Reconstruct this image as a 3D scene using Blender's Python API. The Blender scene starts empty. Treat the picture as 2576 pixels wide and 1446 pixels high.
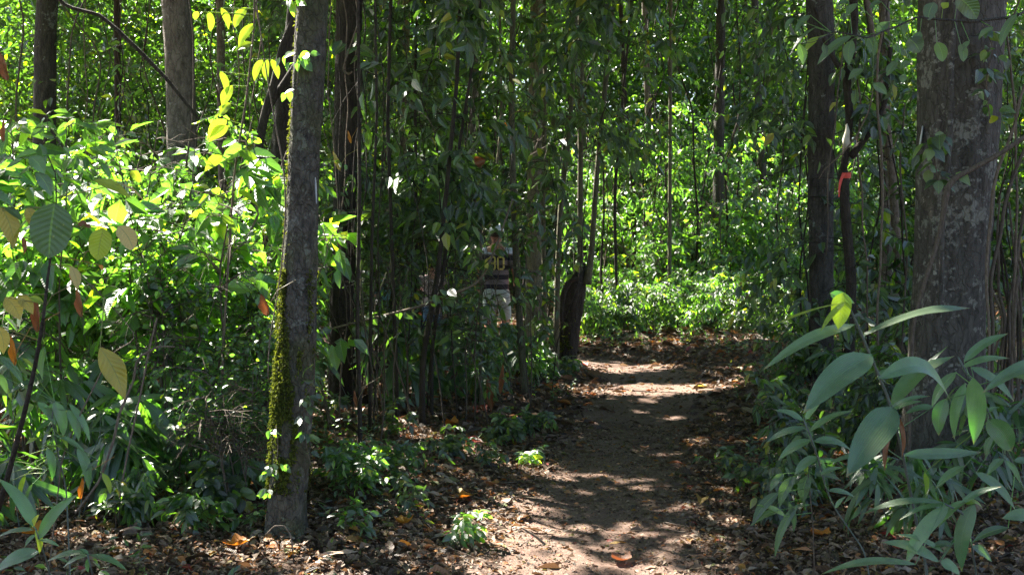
import bpy, bmesh, math
import numpy as np
from mathutils import Vector

sc = bpy.context.scene
col = sc.collection
R = math.radians
rng = np.random.default_rng(7)

# ------------------------------------------------------------------ camera, sky, sun
FPX = 2800.0
PITCH = math.atan((723 - 600) / FPX)
EYE = np.array((0.0, 0.0, 1.6))
cam = bpy.data.cameras.new('camera'); cam.sensor_width = 36; cam.lens = 36 * FPX / 2576
cam.clip_start = 0.05; cam.clip_end = 600
cam.dof.use_dof = True; cam.dof.focus_distance = 6.5; cam.dof.aperture_fstop = 13
co = bpy.data.objects.new('camera', cam); col.objects.link(co)
co.location = EYE; co.rotation_euler = (math.pi / 2 - PITCH, 0, 0)
sc.camera = co

SUN = np.array((-0.48, 0.48, 0.80)); SUN /= np.linalg.norm(SUN)
w = bpy.data.worlds.new('World'); sc.world = w; w.use_nodes = True
nt = w.node_tree; bg = nt.nodes['Background']
sky = nt.nodes.new('ShaderNodeTexSky'); sky.sky_type = 'NISHITA'; sky.sun_disc = False
sky.sun_elevation = math.asin(SUN[2]); sky.sun_rotation = math.atan2(SUN[0], SUN[1])
sky.air_density = 1.0; sky.dust_density = 2.0
nt.links.new(sky.outputs[0], bg.inputs[0]); bg.inputs[1].default_value = 0.05
sl = bpy.data.lights.new('sun', 'SUN'); sl.energy = 5.0; sl.angle = R(0.5); sl.color = (1, 0.95, 0.86)
so = bpy.data.objects.new('sun', sl); col.objects.link(so)
so.rotation_euler = Vector(SUN).to_track_quat('Z', 'Y').to_euler(); so.location = (0, 0, 20)
sc.view_settings.view_transform = 'Standard'; sc.view_settings.look = 'None'
sc.view_settings.exposure = 2.85; sc.view_settings.gamma = 1
sc.render.engine = 'CYCLES'
sc.cycles.max_bounces = 7; sc.cycles.diffuse_bounces = 2; sc.cycles.glossy_bounces = 2
sc.cycles.transmission_bounces = 2; sc.cycles.sample_clamp_indirect = 6
sc.cycles.caustics_reflective = False; sc.cycles.caustics_refractive = False

# ------------------------------------------------------------------ helpers
def P(px, py, Y):
    dx = (px - 1288) / FPX; dz = (723 - py) / FPX
    d = np.array((dx, math.cos(PITCH) + dz * math.sin(PITCH), -math.sin(PITCH) + dz * math.cos(PITCH)))
    return EYE + d * (Y / d[1])

def proj(p):
    v = p - EYE
    c, s = math.cos(PITCH), math.sin(PITCH)
    y = v[:, 1] * c - v[:, 2] * s; z = v[:, 1] * s + v[:, 2] * c
    y = np.maximum(y, 1e-3)
    return 1288 + FPX * v[:, 0] / y, 723 - FPX * z / y

def hsh(i, seed=0):
    i = i.astype(np.int64)
    h = (i[..., 0] * 374761393 + i[..., 1] * 668265263 + i[..., 2] * 2147483647 + seed * 1274126177) & 0xffffffff
    h = ((h ^ (h >> 13)) * 1274126177) & 0xffffffff
    return ((h ^ (h >> 16)) & 0xffffff) / float(0xffffff)

def vnoise(p, seed=0):
    p = np.asarray(p, float); i = np.floor(p); f = p - i; f = f * f * (3 - 2 * f)
    r = 0
    for a in (0, 1):
        for b in (0, 1):
            for c in (0, 1):
                wgt = (f[..., 0] if a else 1 - f[..., 0]) * (f[..., 1] if b else 1 - f[..., 1]) * (f[..., 2] if c else 1 - f[..., 2])
                r = r + wgt * hsh(i + np.array((a, b, c)), seed)
    return r

def nrm(v): return v / np.maximum(np.linalg.norm(v, axis=-1, keepdims=True), 1e-9)

def ground_z(x, y):
    x = np.asarray(x, float); y = np.asarray(y, float)
    q = np.stack([x, y, 0 * x], -1)
    z = 0.10 * (vnoise(q * 0.35, 3) - .5) + 0.05 * (vnoise(q * 1.3, 4) - .5) + 0.016 * (vnoise(q * 6, 5) - .5)
    z = z - 0.05 * np.exp(-(pathdist(x, y) / 0.7) ** 2) + 0.02 * np.maximum(0, y - 22)
    z = z + 0.10 * np.clip((pathdist(x, y) - .9) / 1.2, 0, 1)
    return z

PATH = np.array([(.15, -3), (.25, 3.5), (.42, 5.3), (.62, 7), (.94, 9), (1.5, 11.6), (1.62, 13.4), (1.1, 14.9), (-.3, 15.4), (-2.5, 15.9), (-7, 16.5)])
def pathdist(x, y):
    p = np.stack([x, y], -1); d = np.full(x.shape, 99.0)
    for a, b in zip(PATH[:-1], PATH[1:]):
        ab = b - a; t = np.clip(((p - a) @ ab) / (ab @ ab), 0, 1)
        d = np.minimum(d, np.linalg.norm(p - a - t[..., None] * ab, axis=-1))
    return d

# where the canopy lets the sun through, as ground points reached along the sun's rays
LIT = [(*(P(px_, py_, 5.6)[:2] - SUN[:2] / SUN[2] * P(px_, py_, 5.6)[2]), .3, .27, 1.3) for px_, py_ in ((785, -60), (770, 120), (740, 330), (725, 480), (712, 620), (700, 900), (690, 1050), (672, 1190))]
LIT += [(*(P(a_, b_, c_)[:2] - SUN[:2] / SUN[2] * P(a_, b_, c_)[2]), .13, .11, 1.3) for a_, b_, c_ in ((2115, 755, 3.2), (2280, 795, 3.35), (2390, 780, 3.4), (2321, 950, 3.5), (2350, 900, 3.5), (2449, 1080, 3.5), (2331, 1360, 3.4), (2393, 1293, 3.4), (2180, 1440, 3.2))]
NLANE = len(LIT)
LIT += [(*(P(a_, b_, c_)[:2] - SUN[:2] / SUN[2] * P(a_, b_, c_)[2]), .5, .42, 1.0) for a_, b_, c_ in ((560, 700, 6.3), (630, 650, 6.2), (480, 800, 6.5), (620, 980, 6.0))]
LIT += [(-1.8, 6.9, 2.7, 2.0, 1.0), (0.1, 5.75, 1.3, .7, 1.0), (-.55, 6.4, .7, .5, .8), (.75, 5.4, .5, .28, .7), (1.6, 11.8, 1.0, .55, 1.3), (1.2, 14.1, .95, .75, 1.15),
       (.1, 14.0, .8, 1.2, .7), (-3.8, 10.5, 3.0, 3.0, .75), (3.3, 20.0, 4.5, 4.0, 1.0), (-1.5, 20.5, 6.0, 4.0, .6), (2.4, 17.2, 2.2, 1.6, 1.0), (1.75, 5.6, .35, .3, .8), (2.9, 4.1, .5, .3, .6), (2.05, 3.0, .22, .12, 1.3), (2.6, 3.35, .25, .14, 1.3), (1.75, 2.7, .12, .1, 1.3),
       (2.3, 7.6, .5, .35, .7), (0.3, 9.6, .4, .25, .5)]
def sunq(p): return p[:, :2] - SUN[:2] / SUN[2] * p[:, 2:3]
def litness(q):
    q3 = np.concatenate([q, np.zeros((len(q), 1))], 1)
    wob = (vnoise(q3 * 1.7, 11) - .5) * .9 + (vnoise(q3 * 5, 12) - .5) * .6
    dk = np.zeros(len(q), bool); m = np.zeros(len(q)); dap = np.clip((.62 * vnoise(q3 * 2.4, 14) + .38 * vnoise(q3 * 6, 15) - .44) * 11, 0, 1)
    for cx, cy, rx, ry, a in LIT:
        e = 1 - np.sqrt(((q[:, 0] - cx) / rx) ** 2 + ((q[:, 1] - cy) / ry) ** 2)
        m = np.maximum(m, np.clip((e + wob * .6 + .08) * 5, 0, 1) * (1 if a > 1 else np.clip(dap + .6, 0, 1) if a == 1 else a * dap))
    for cx, cy, rx, ry in ((4.2, 5.9, 1.3, 1.3), (3.8, 8.6, 1.6, 1.0)): dk = dk | (((q[:, 0] - cx) / rx) ** 2 + ((q[:, 1] - cy) / ry) ** 2 < 1)
    fleck = ~dk * np.clip((vnoise(q3 * 4.2, 13) - .70) * 14, 0, 1)
    return np.clip(np.maximum(m, fleck * .9), 0, 1)

def lane(p):
    q = sunq(p); m = np.zeros(len(p), bool)
    for cx, cy, rx, ry, a in LIT[:NLANE]: m |= ((q[:, 0] - cx) / rx) ** 2 + ((q[:, 1] - cy) / ry) ** 2 < .85
    return ~(m & (rng.random(len(p)) < .93))
def keep_for_sun(p, strength):
    return rng.random(len(p)) > litness(sunq(p)) * strength

class MB:
    def __init__(s): s.v = []; s.f = []; s.a = []; s.n = 0
    def add(s, v, f, a=None):
        v = np.asarray(v, float).reshape(-1, 3)
        s.v.append(v); s.f.append(np.asarray(f, int).reshape(-1, 4) + s.n)
        s.a.append(np.zeros((len(v), 3)) if a is None else np.asarray(a, float).reshape(-1, 3)); s.n += len(v)
    def build(s, name, mat, parent=None, loc=None, smooth=True):
        v = np.concatenate(s.v); f = np.concatenate(s.f); a = np.concatenate(s.a)
        loc = np.zeros(3) if loc is None else np.asarray(loc, float)
        me = bpy.data.meshes.new(name)
        me.vertices.add(len(v)); me.vertices.foreach_set('co', (v - loc).astype(np.float32).ravel())
        me.loops.add(f.size); me.loops.foreach_set('vertex_index', f.astype(np.int32).ravel())
        me.polygons.add(len(f)); me.polygons.foreach_set('loop_start', np.arange(0, f.size, 4, dtype=np.int32))
        me.update(calc_edges=True)
        me.polygons.foreach_set('use_smooth', np.full(len(f), smooth))
        at = me.attributes.new('luv', 'FLOAT_VECTOR', 'POINT'); at.data.foreach_set('vector', a.astype(np.float32).ravel())
        me.materials.append(mat)
        o = bpy.data.objects.new(name, me); col.objects.link(o)
        if parent is not None: o.parent = parent
        else: o.location = loc
        return o

def tag(o, label=None, cat=None, group=None, kind=None):
    if label: o['label'] = label
    if cat: o['category'] = cat
    if group: o['group'] = group
    if kind: o['kind'] = kind
    return o

def empty(name, loc, label, cat, group=None):
    o = bpy.data.objects.new(name, None); col.objects.link(o); o.location = loc; o.empty_display_size = .1
    return tag(o, label, cat, group)

def tube(mb, pts, rad, ring=8, rnd=0.5, cap=True):
    pts = np.asarray(pts, float); n = len(pts); rad = np.broadcast_to(np.asarray(rad, float), (n,))
    t = np.gradient(pts, axis=0); t = nrm(t)
    u = np.zeros_like(t); ref = np.array((1., 0, 0)) if abs(t[0][0]) < .8 else np.array((0, 1., 0))
    for i in range(n):
        ref = ref - t[i] * (ref @ t[i]); ref = ref / np.linalg.norm(ref); u[i] = ref
    w_ = np.cross(t, u); th = np.linspace(0, 2 * math.pi, ring, endpoint=False)
    v = pts[:, None] + rad[:, None, None] * (np.cos(th)[None, :, None] * u[:, None] + np.sin(th)[None, :, None] * w_[:, None])
    idx = np.arange(n * ring).reshape(n, ring); nx = np.roll(idx, -1, 1)
    f = np.stack([idx[:-1], nx[:-1], nx[1:], idx[1:]], -1).reshape(-1, 4)
    a = np.zeros((n * ring, 3)); a[:, 2] = rnd; a[:, 1] = np.repeat(np.linspace(0, 1, n), ring)
    mb.add(v, f, a)
    if cap:
        for k, r_ in ((0, idx[0][::-1]), (n - 1, idx[-1])):
            b = mb.n - n * ring if False else None
            q = [[r_[0], r_[j], r_[j + 1], r_[min(j + 2, ring - 1)]] for j in range(1, ring - 2, 2)]
            if ring % 2: pass
            mb.f.append(np.asarray(q, int) + (mb.n - n * ring))

# ---- generations of curved twigs, vectorised
class Gen:
    def __init__(s, p0, d, L, droop, r): s.p0, s.d, s.L, s.droop, s.r = p0, nrm(d), L, droop, r
    def pos(s, i, t):
        L = s.L[i]; o = s.p0[i] + s.d[i] * (t * L)[:, None]
        o[:, 2] -= s.droop[i] * t * t * L; return o
    def tan(s, i, t):
        o = s.d[i].copy(); o[:, 2] -= 2 * s.droop[i] * t; return nrm(o)
    def sunny(s):
        n = len(s.L); k = np.ones(n, bool)
        for t in (.15, .5, .9): k &= keep_for_sun(s.pos(np.arange(n), np.full(n, t)), 1.0)
        return Gen(s.p0[k], s.d[k], s.L[k], s.droop[k], s.r[k])
    def tubes(s, mb, ring=3, seg=4, rnd=.5):
        n = len(s.L)
        if n == 0: return
        ts = np.linspace(0, 1, seg); i = np.repeat(np.arange(n), seg); t = np.tile(ts, n)
        p = s.pos(i, t); tg = s.tan(i, t)
        u = nrm(np.cross(tg, np.array((.31, .17, .93)))); w_ = np.cross(tg, u)
        r = s.r[i] * (1 - .75 * t); th = np.linspace(0, 2 * math.pi, ring, endpoint=False)
        v = p[:, None] + r[:, None, None] * (np.cos(th)[None, :, None] * u[:, None] + np.sin(th)[None, :, None] * w_[:, None])
        idx = np.arange(n * seg * ring).reshape(n, seg, ring); nx = np.roll(idx, -1, 2)
        f = np.stack([idx[:, :-1], nx[:, :-1], nx[:, 1:], idx[:, 1:]], -1)
        a = np.zeros((n * seg * ring, 3)); a[:, 2] = rnd
        mb.add(v, f, a)

def perp(t, n):
    az = rng.random(n) * 2 * math.pi
    u = nrm(np.cross(t, np.array((.2, .3, .93)))); w_ = np.cross(t, u)
    return u * np.cos(az)[:, None] + w_ * np.sin(az)[:, None]

def children(g, k, L, spread, droop, r, tmin=.2, up=0.0, jitter=.35, flat=0.0):
    n = len(g.L) * k; i = np.repeat(np.arange(len(g.L)), k)
    t = tmin + (1 - tmin) * rng.random(n); p = g.pos(i, t); tg = g.tan(i, t)
    pr = perp(tg, n); pr[:, 2] *= (1 - flat); pr = nrm(pr)
    d = tg * math.cos(spread) + pr * math.sin(spread); d[:, 2] += up
    return Gen(p, d, L * (1 - jitter + 2 * jitter * rng.random(n)) * (1.1 - .5 * t), np.full(n, droop), np.full(n, r))

def from_stem(pts, n, L, elev, droop, r, t0=.3, t1=1.0, jitter=.35, az=None):
    pts = np.asarray(pts, float); seg = np.linalg.norm(np.diff(pts, axis=0), axis=1); cum = np.concatenate([[0], np.cumsum(seg)]) / seg.sum()
    t = t0 + (t1 - t0) * rng.random(n)
    p = np.stack([np.interp(t, cum, pts[:, k]) for k in range(3)], -1)
    a = rng.random(n) * 2 * math.pi if az is None else az + rng.normal(0, .5, n)
    e = elev + rng.normal(0, .25, n)
    d = np.stack([np.cos(a) * np.cos(e), np.sin(a) * np.cos(e), np.sin(e)], -1)
    return Gen(p, d, L * (1 - jitter + 2 * jitter * rng.random(n)) * (1.15 - .5 * t), np.full(n, droop), np.full(n, r))

def leaves_on(g, k, Ll, spread=1.0, hang=.5, tmin=.15, jitter=.25):
    n = len(g.L) * k; i = np.repeat(np.arange(len(g.L)), k)
    t = np.tile(np.linspace(tmin, 1, k), len(g.L)) + rng.normal(0, .03, n); t = np.clip(t, 0, 1)
    p = g.pos(i, t); tg = g.tan(i, t)
    side = nrm(np.cross(tg, np.array((0, 0, 1.)))) * np.where(np.tile(np.arange(k), len(g.L)) % 2, 1, -1)[:, None]
    term = (np.tile(np.arange(k), len(g.L)) == k - 1)[:, None]
    d = tg * math.cos(spread) + side * math.sin(spread) * np.where(term, 0.1, 1)
    d = d + rng.normal(0, .25, (n, 3)); d[:, 2] -= hang * (0.4 + 1.0 * rng.random(n))
    up = np.array((-.2, -.4, 1.)) + rng.normal(0, .58, (n, 3))
    return dict(p=p, d=nrm(d), up=up, L=Ll * (1 - jitter + 2 * jitter * rng.random(n)))

def cat_leaves(*ls):
    return {k: np.concatenate([l[k] for l in ls]) for k in ls[0]}

PROF = {'ovate': ([0, .12, .32, .55, .78, .92, 1], [.04, .62, 1, .92, .52, .2, 0]),
        'round': ([0, .07, .25, .5, .75, .93, 1], [.1, .6, .95, 1, .82, .42, 0.02]),
        'lance': ([0, .08, .25, .5, .75, .9, 1], [.10, .62, .95, 1, .72, .34, 0]),
        'blade': ([0, .04, .13, .30, .5, .7, .85, .94, 1], [.10, .45, .84, 1, .95, .74, .42, .13, 0]),
        'spat': ([0, .1, .3, .55, .75, .9, 1], [.22, .4, .68, .9, 1.0, .62, 0])}

def add_leaves(mb, S, wr=.45, prof='ovate', hi=False, bend=.5, fold=.25, rnd=None, wave=0.0):
    n = len(S['L'])
    if n == 0: return
    y = nrm(S['d']); x = nrm(np.cross(y, S['up'])); z = np.cross(x, y); L = S['L']
    if rnd is None: rnd = rng.random(n)
    b = np.maximum(bend * (.4 + 1.2 * rng.random(n)), 1e-3)
    W = L * wr * (.85 + .3 * rng.random(n)) * .5
    if hi:
        tt, ww = map(np.array, PROF[prof]); rows = len(tt)
        T = np.repeat(tt, 3); X = np.repeat(ww, 3) * np.tile([-1, 0, 1], rows)
        idx = np.arange(rows * 3).reshape(rows, 3)
        F = np.concatenate([np.stack([idx[:-1, 0], idx[:-1, 1], idx[1:, 1], idx[1:, 0]], -1), np.stack([idx[:-1, 1], idx[:-1, 2], idx[1:, 2], idx[1:, 1]], -1)])
    else:
        tt, ww = map(np.array, PROF[prof]); q1, q2 = np.interp([.3, .68], tt, ww)
        T = np.array([0, .3, .68, 1, .68, .3]); X = np.array([0, q1, q2, 0, -q2, -q1]); F = np.array([[0, 1, 2, 3], [0, 3, 4, 5]])
    m = len(T); bt = b[:, None] * T
    yy = np.sin(bt) / b[:, None] * L[:, None]; zz = -(1 - np.cos(bt)) / b[:, None] * L[:, None]
    xx = X * W[:, None]; zz = zz + np.abs(xx) * fold * (.3 + 1.4 * rng.random(n))[:, None]
    if wave: zz = zz + wave * L[:, None] * np.sin(T * 9 + 6 * rng.random(n)[:, None] + X * 2) * np.abs(X)
    v = S['p'][:, None] + xx[..., None] * x[:, None] + yy[..., None] * y[:, None] + zz[..., None] * z[:, None]
    a = np.stack(np.broadcast_arrays(X[None], T[None], rnd[:, None]), -1)
    f = F[None] + (np.arange(n) * m)[:, None, None]
    mb.add(v, f, a)

# ------------------------------------------------------------------ materials
def mat(name):
    m = bpy.data.materials.new(name); m.use_nodes = True; t = m.node_tree
    b = t.nodes['Principled BSDF']; o = t.nodes['Material Output']
    return m, t, b, o
def ramp(t, stops, interp='LINEAR'):
    r = t.nodes.new('ShaderNodeValToRGB'); e = r.color_ramp; e.interpolation = interp
    while len(e.elements) < len(stops): e.elements.new(.5)
    for el, (p, c) in zip(e.elements, stops): el.position = p; el.color = (*c, 1)
    return r
def math_(t, op, a, b=None, c=None):
    n = t.nodes.new('ShaderNodeMath'); n.operation = op
    for i, s in enumerate((a, b, c)):
        if s is None: continue
        if isinstance(s, (int, float)): n.inputs[i].default_value = s
        else: t.links.new(s, n.inputs[i])
    return n.outputs[0]
def mixc(t, fac, a, b, mode='MIX'):
    n = t.nodes.new('ShaderNodeMix'); n.data_type = 'RGBA'; n.blend_type = mode
    for s, k in ((fac, 0), (a, 6), (b, 7)):
        if isinstance(s, (int, float)): n.inputs[k].default_value = s
        elif isinstance(s, tuple): n.inputs[k].default_value = (*s, 1)
        else: t.links.new(s, n.inputs[k])
    return n.outputs[2]
def noise(t, scale, detail=3, vec=None, rough=.55):
    n = t.nodes.new('ShaderNodeTexNoise'); n.inputs['Scale'].default_value = scale; n.inputs['Detail'].default_value = detail; n.inputs['Roughness'].default_value = rough
    if vec is not None: t.links.new(vec, n.inputs['Vector'])
    return n.outputs['Fac']

def leaf_mat(name, stops, trans, tfac=.42, rough=.38, vein=.0, stripes=False, spots=.0, coat=.35, spec=.5):
    m, t, b, o = mat(name)
    at = t.nodes.new('ShaderNodeAttribute'); at.attribute_name = 'luv'
    sx = t.nodes.new('ShaderNodeSeparateXYZ'); t.links.new(at.outputs['Vector'], sx.inputs[0])
    r = ramp(t, stops); t.links.new(sx.outputs[2], r.inputs[0]); c = r.outputs[0]
    oi = t.nodes.new('ShaderNodeObjectInfo')
    c = mixc(t, 1.0, c, mixc(t, oi.outputs['Random'], (.8, .84, .8), (1.2, 1.14, 1.05)), 'MULTIPLY')
    ax = math_(t, 'ABSOLUTE', sx.outputs[0])
    if vein:
        mid = math_(t, 'LESS_THAN', ax, .05)
        c = mixc(t, math_(t, 'MULTIPLY', mid, vein), c, (.16, .22, .08))
        sv = math_(t, 'SINE', math_(t, 'MULTIPLY', math_(t, 'SUBTRACT', sx.outputs[1], math_(t, 'MULTIPLY', ax, .2)), 58.0))
        c = mixc(t, math_(t, 'MULTIPLY', math_(t, 'GREATER_THAN', sv, .86), vein * .22), c, (.13, .19, .06))
        bu = t.nodes.new('ShaderNodeBump'); bu.inputs['Strength'].default_value = .35; bu.inputs['Distance'].default_value = .004
        t.links.new(sv, bu.inputs['Height']); t.links.new(bu.outputs[0], b.inputs['Normal'])
    if stripes:
        sv = math_(t, 'SINE', math_(t, 'MULTIPLY', sx.outputs[0], 44.0))
        tc0 = t.nodes.new('ShaderNodeTexCoord'); c = mixc(t, math_(t, 'MULTIPLY_ADD', sv, .2, .2), c, (.055, .085, .05)); c = mixc(t, .7, c, mixc(t, noise(t, 16, 5, tc0.outputs['Object'], .7), (.3, .36, .3), (1.7, 1.6, 1.7)), 'MULTIPLY'); c = mixc(t, math_(t, 'MULTIPLY', math_(t, 'GREATER_THAN', math_(t, 'MULTIPLY_ADD', ax, .05, sx.outputs[1]), .955), .85), c, (.30, .20, .09))
        mid = math_(t, 'LESS_THAN', ax, .035); c = mixc(t, math_(t, 'MULTIPLY', mid, .5), c, (.16, .22, .12))
        bu = t.nodes.new('ShaderNodeBump'); bu.inputs['Strength'].default_value = .35; bu.inputs['Distance'].default_value = .002
        t.links.new(sv, bu.inputs['Height']); t.links.new(bu.outputs[0], b.inputs['Normal'])
    if spots:
        tc = t.nodes.new('ShaderNodeTexCoord'); nn = noise(t, 55, 4, tc.outputs['Object'])
        rr = ramp(t, [(.0, (0, 0, 0)), (.66, (0, 0, 0)), (.74, (1, 1, 1))]); t.links.new(nn, rr.inputs[0])
        c = mixc(t, math_(t, 'MULTIPLY', rr.outputs[0], spots), c, (.30, .24, .12))
    t.links.new(c, b.inputs['Base Color']); b.inputs['Roughness'].default_value = rough
    b.inputs['Specular IOR Level'].default_value = spec; b.inputs['Coat Weight'].default_value = coat; b.inputs['Coat Roughness'].default_value = .42; b.inputs['Coat IOR'].default_value = 1.75
    tr = t.nodes.new('ShaderNodeBsdfTranslucent'); tc_ = mixc(t, 1.0, c, trans, 'MULTIPLY'); t.links.new(tc_, tr.inputs[0])
    mx = t.nodes.new('ShaderNodeMixShader'); mx.inputs[0].default_value = tfac
    t.links.new(b.outputs[0], mx.inputs[1]); t.links.new(tr.outputs[0], mx.inputs[2]); t.links.new(mx.outputs[0], o.inputs[0])
    return m

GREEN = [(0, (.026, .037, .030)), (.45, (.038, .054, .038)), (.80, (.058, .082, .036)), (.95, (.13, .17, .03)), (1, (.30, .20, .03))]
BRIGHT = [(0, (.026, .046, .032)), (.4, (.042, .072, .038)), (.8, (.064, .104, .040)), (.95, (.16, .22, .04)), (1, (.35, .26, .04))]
TR = (4.6, 7.4, .8)
M = {}
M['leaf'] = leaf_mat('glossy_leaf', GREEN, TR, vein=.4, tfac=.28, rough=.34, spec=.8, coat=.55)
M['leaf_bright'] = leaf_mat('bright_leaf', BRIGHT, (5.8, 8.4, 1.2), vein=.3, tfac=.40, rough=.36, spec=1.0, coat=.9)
M['leaf_far'] = leaf_mat('far_leaf', GREEN, TR, tfac=.37, rough=.34, spec=.8, coat=.6)
M['bamboo'] = leaf_mat('bamboo_leaf', [(0, (.115, .175, .098)), (.6, (.165, .235, .130)), (1, (.22, .29, .16))], (1.0, 2.6, .3), stripes=True, rough=.26, coat=.9, spots=.35, tfac=.4, spec=.6)
M['strap'] = leaf_mat('strap_leaf', [(0, (.040, .072, .040)), (.6, (.055, .095, .048)), (1, (.11, .14, .05))], (3.2, 5.4, .7), stripes=True, rough=.32, coat=.5, tfac=.34, spec=.8)
M['big_leaf'] = leaf_mat('big_leaf', [(0, (.07, .095, .08)), (1, (.10, .13, .11))], (3, 4.5, 1), vein=.6, rough=.4, spots=.5)
M['yellow'] = leaf_mat('yellow_leaf', [(0, (.42, .36, .06)), (.5, (.55, .43, .10)), (1, (.60, .48, .22))], (1.3, 1.25, .8), vein=.5, rough=.5, spots=.5)
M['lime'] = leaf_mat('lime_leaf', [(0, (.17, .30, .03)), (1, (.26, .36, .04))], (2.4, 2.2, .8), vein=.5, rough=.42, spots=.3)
M['litter'] = leaf_mat('dry_leaf', [(0, (.045, .028, .019)), (.25, (.10, .06, .04)), (.5, (.18, .115, .078)), (.7, (.27, .18, .125)), (.83, (.38, .29, .22)), (.885, (.42, .15, .04)), (.95, (.13, .16, .05)), (.975, (.40, .20, .03)), (1, (.30, .03, .03))], (1.2, .9, .6), tfac=.18, rough=.6, vein=.3, spots=.3, coat=0)
M['orange'] = leaf_mat('orange_dry_leaf', [(0, (.50, .17, .025)), (1, (.60, .27, .03))], (1.3, 1.0, .6), tfac=.3, rough=.55, vein=.5, spots=.6)
M['brown_leaf'] = leaf_mat('brown_dry_leaf', [(0, (.24, .085, .035)), (1, (.36, .15, .07))], (1.4, 1.0, .7), tfac=.3, rough=.6, vein=.5, spots=.5)
M['moss'] = leaf_mat('moss', [(0, (.035, .045, .010)), (.5, (.075, .095, .018)), (1, (.15, .17, .035))], (2, 2, .8), tfac=.35, rough=.8, spec=.2, coat=0)

def bark(name, c1, c2, lichen=.0, lc=(.34, .36, .32), moss=.0, vs=(9, 9, 1.6), bump=.8, patch=2.2, lth=.60):
    m, t, b, o = mat(name)
    tc = t.nodes.new('ShaderNodeTexCoord'); mp = t.nodes.new('ShaderNodeMapping'); mp.inputs['Scale'].default_value = vs
    t.links.new(tc.outputs['Object'], mp.inputs[0])
    n1 = noise(t, 4.0, 6, mp.outputs[0], .65); n2 = noise(t, patch, 4, tc.outputs['Object'], .6); n3 = noise(t, 60, 3, tc.outputs['Object'])
    r = ramp(t, [(.3, c1), (.7, c2)]); t.links.new(n1, r.inputs[0])
    c = mixc(t, .35, r.outputs[0], mixc(t, n3, (.4, .4, .4), (1.5, 1.5, 1.5)), 'MULTIPLY')
    if lichen:
        n4 = noise(t, 24, 5, tc.outputs['Object'], .7)
        k = math_(t, 'MULTIPLY_ADD', n4, .55, math_(t, 'MULTIPLY', n2, .55))
        rr = ramp(t, [(lth, (0, 0, 0)), (lth + .035, (1, 1, 1))]); t.links.new(k, rr.inputs[0])
        c = mixc(t, math_(t, 'MULTIPLY', rr.outputs[0], lichen), c, lc)
        n6 = noise(t, 7.3, 3, tc.outputs['Object'], .5); rr = ramp(t, [(.74, (0, 0, 0)), (.76, (1, 1, 1))]); t.links.new(n6, rr.inputs[0])
        c = mixc(t, math_(t, 'MULTIPLY', rr.outputs[0], lichen), c, tuple(min(1, x * 1.5) for x in lc))
    if moss:
        n5 = noise(t, 6, 4, tc.outputs['Object'], .6); rr = ramp(t, [(.46, (0, 0, 0)), (.6, (1, 1, 1))]); t.links.new(n5, rr.inputs[0])
        c = mixc(t, math_(t, 'MULTIPLY', rr.outputs[0], moss), c, (.07, .075, .02))
    vo = t.nodes.new('ShaderNodeTexVoronoi'); vo.feature = 'DISTANCE_TO_EDGE'; vo.inputs['Scale'].default_value = 5.0
    mp2 = t.nodes.new('ShaderNodeMapping'); mp2.inputs['Scale'].default_value = (vs[0] * .9, vs[1] * .9, vs[2] * .7); dn_ = t.nodes.new('ShaderNodeVectorMath'); dn_.operation = 'MULTIPLY_ADD'
    nv = t.nodes.new('ShaderNodeTexNoise'); nv.inputs['Scale'].default_value = 9; t.links.new(tc.outputs['Object'], nv.inputs['Vector']); t.links.new(nv.outputs['Color'], dn_.inputs[0]); dn_.inputs[1].default_value = (.12, .12, .12); t.links.new(tc.outputs['Object'], dn_.inputs[2])
    t.links.new(dn_.outputs[0], mp2.inputs[0]); t.links.new(mp2.outputs[0], vo.inputs['Vector'])
    crk = ramp(t, [(0, (0, 0, 0)), (.10, (1, 1, 1))]); t.links.new(vo.outputs['Distance'], crk.inputs[0])
    c = mixc(t, .45, c, mixc(t, crk.outputs[0], (.45, .42, .4), (1.1, 1.1, 1.1)), 'MULTIPLY')
    t.links.new(c, b.inputs['Base Color']); b.inputs['Roughness'].default_value = .85; b.inputs['Specular IOR Level'].default_value = .3
    bu = t.nodes.new('ShaderNodeBump'); bu.inputs['Strength'].default_value = bump; bu.inputs['Distance'].default_value = .02
    t.links.new(math_(t, 'ADD', math_(t, 'MULTIPLY_ADD', crk.outputs[0], .35, n1), math_(t, 'MULTIPLY', n3, .5)), bu.inputs['Height']); t.links.new(bu.outputs[0], b.inputs['Normal'])
    return m
M['bark_moss'] = bark('mossy_bark', (.034, .030, .025), (.14, .125, .10), lichen=.7, lc=(.22, .225, .19), moss=.5, lth=.60, vs=(9, 9, 4.5))
M['bark_pale'] = bark('pale_bark', (.10, .08, .062), (.26, .215, .18), lichen=.5, lc=(.42, .40, .36), vs=(5, 5, 2), lth=.62)
M['bark_big'] = bark('blotched_bark', (.048, .041, .034), (.130, .115, .095), lichen=.6, lc=(.30, .29, .24), vs=(6, 6, 1.4), patch=3.0, lth=.60)
M['bark_grey'] = bark('grey_bark', (.04, .035, .03), (.11, .10, .083), lichen=.5, lth=.64)
M['bark_dark'] = bark('dark_bark', (.022, .017, .013), (.075, .058, .044))
M['bark_green'] = bark('greenish_bark', (.08, .075, .045), (.20, .18, .11), lichen=.3, lth=.64)
M['twig'] = bark('twig_bark', (.07, .052, .038), (.16, .125, .095), vs=(20, 20, 5), bump=.3)
M['vine'] = bark('vine_bark', (.10, .072, .05), (.26, .20, .15), vs=(20, 20, 5), bump=.4)
M['culm'] = bark('bamboo_culm', (.10, .12, .10), (.17, .19, .16), vs=(30, 30, 3), bump=.1)
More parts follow.
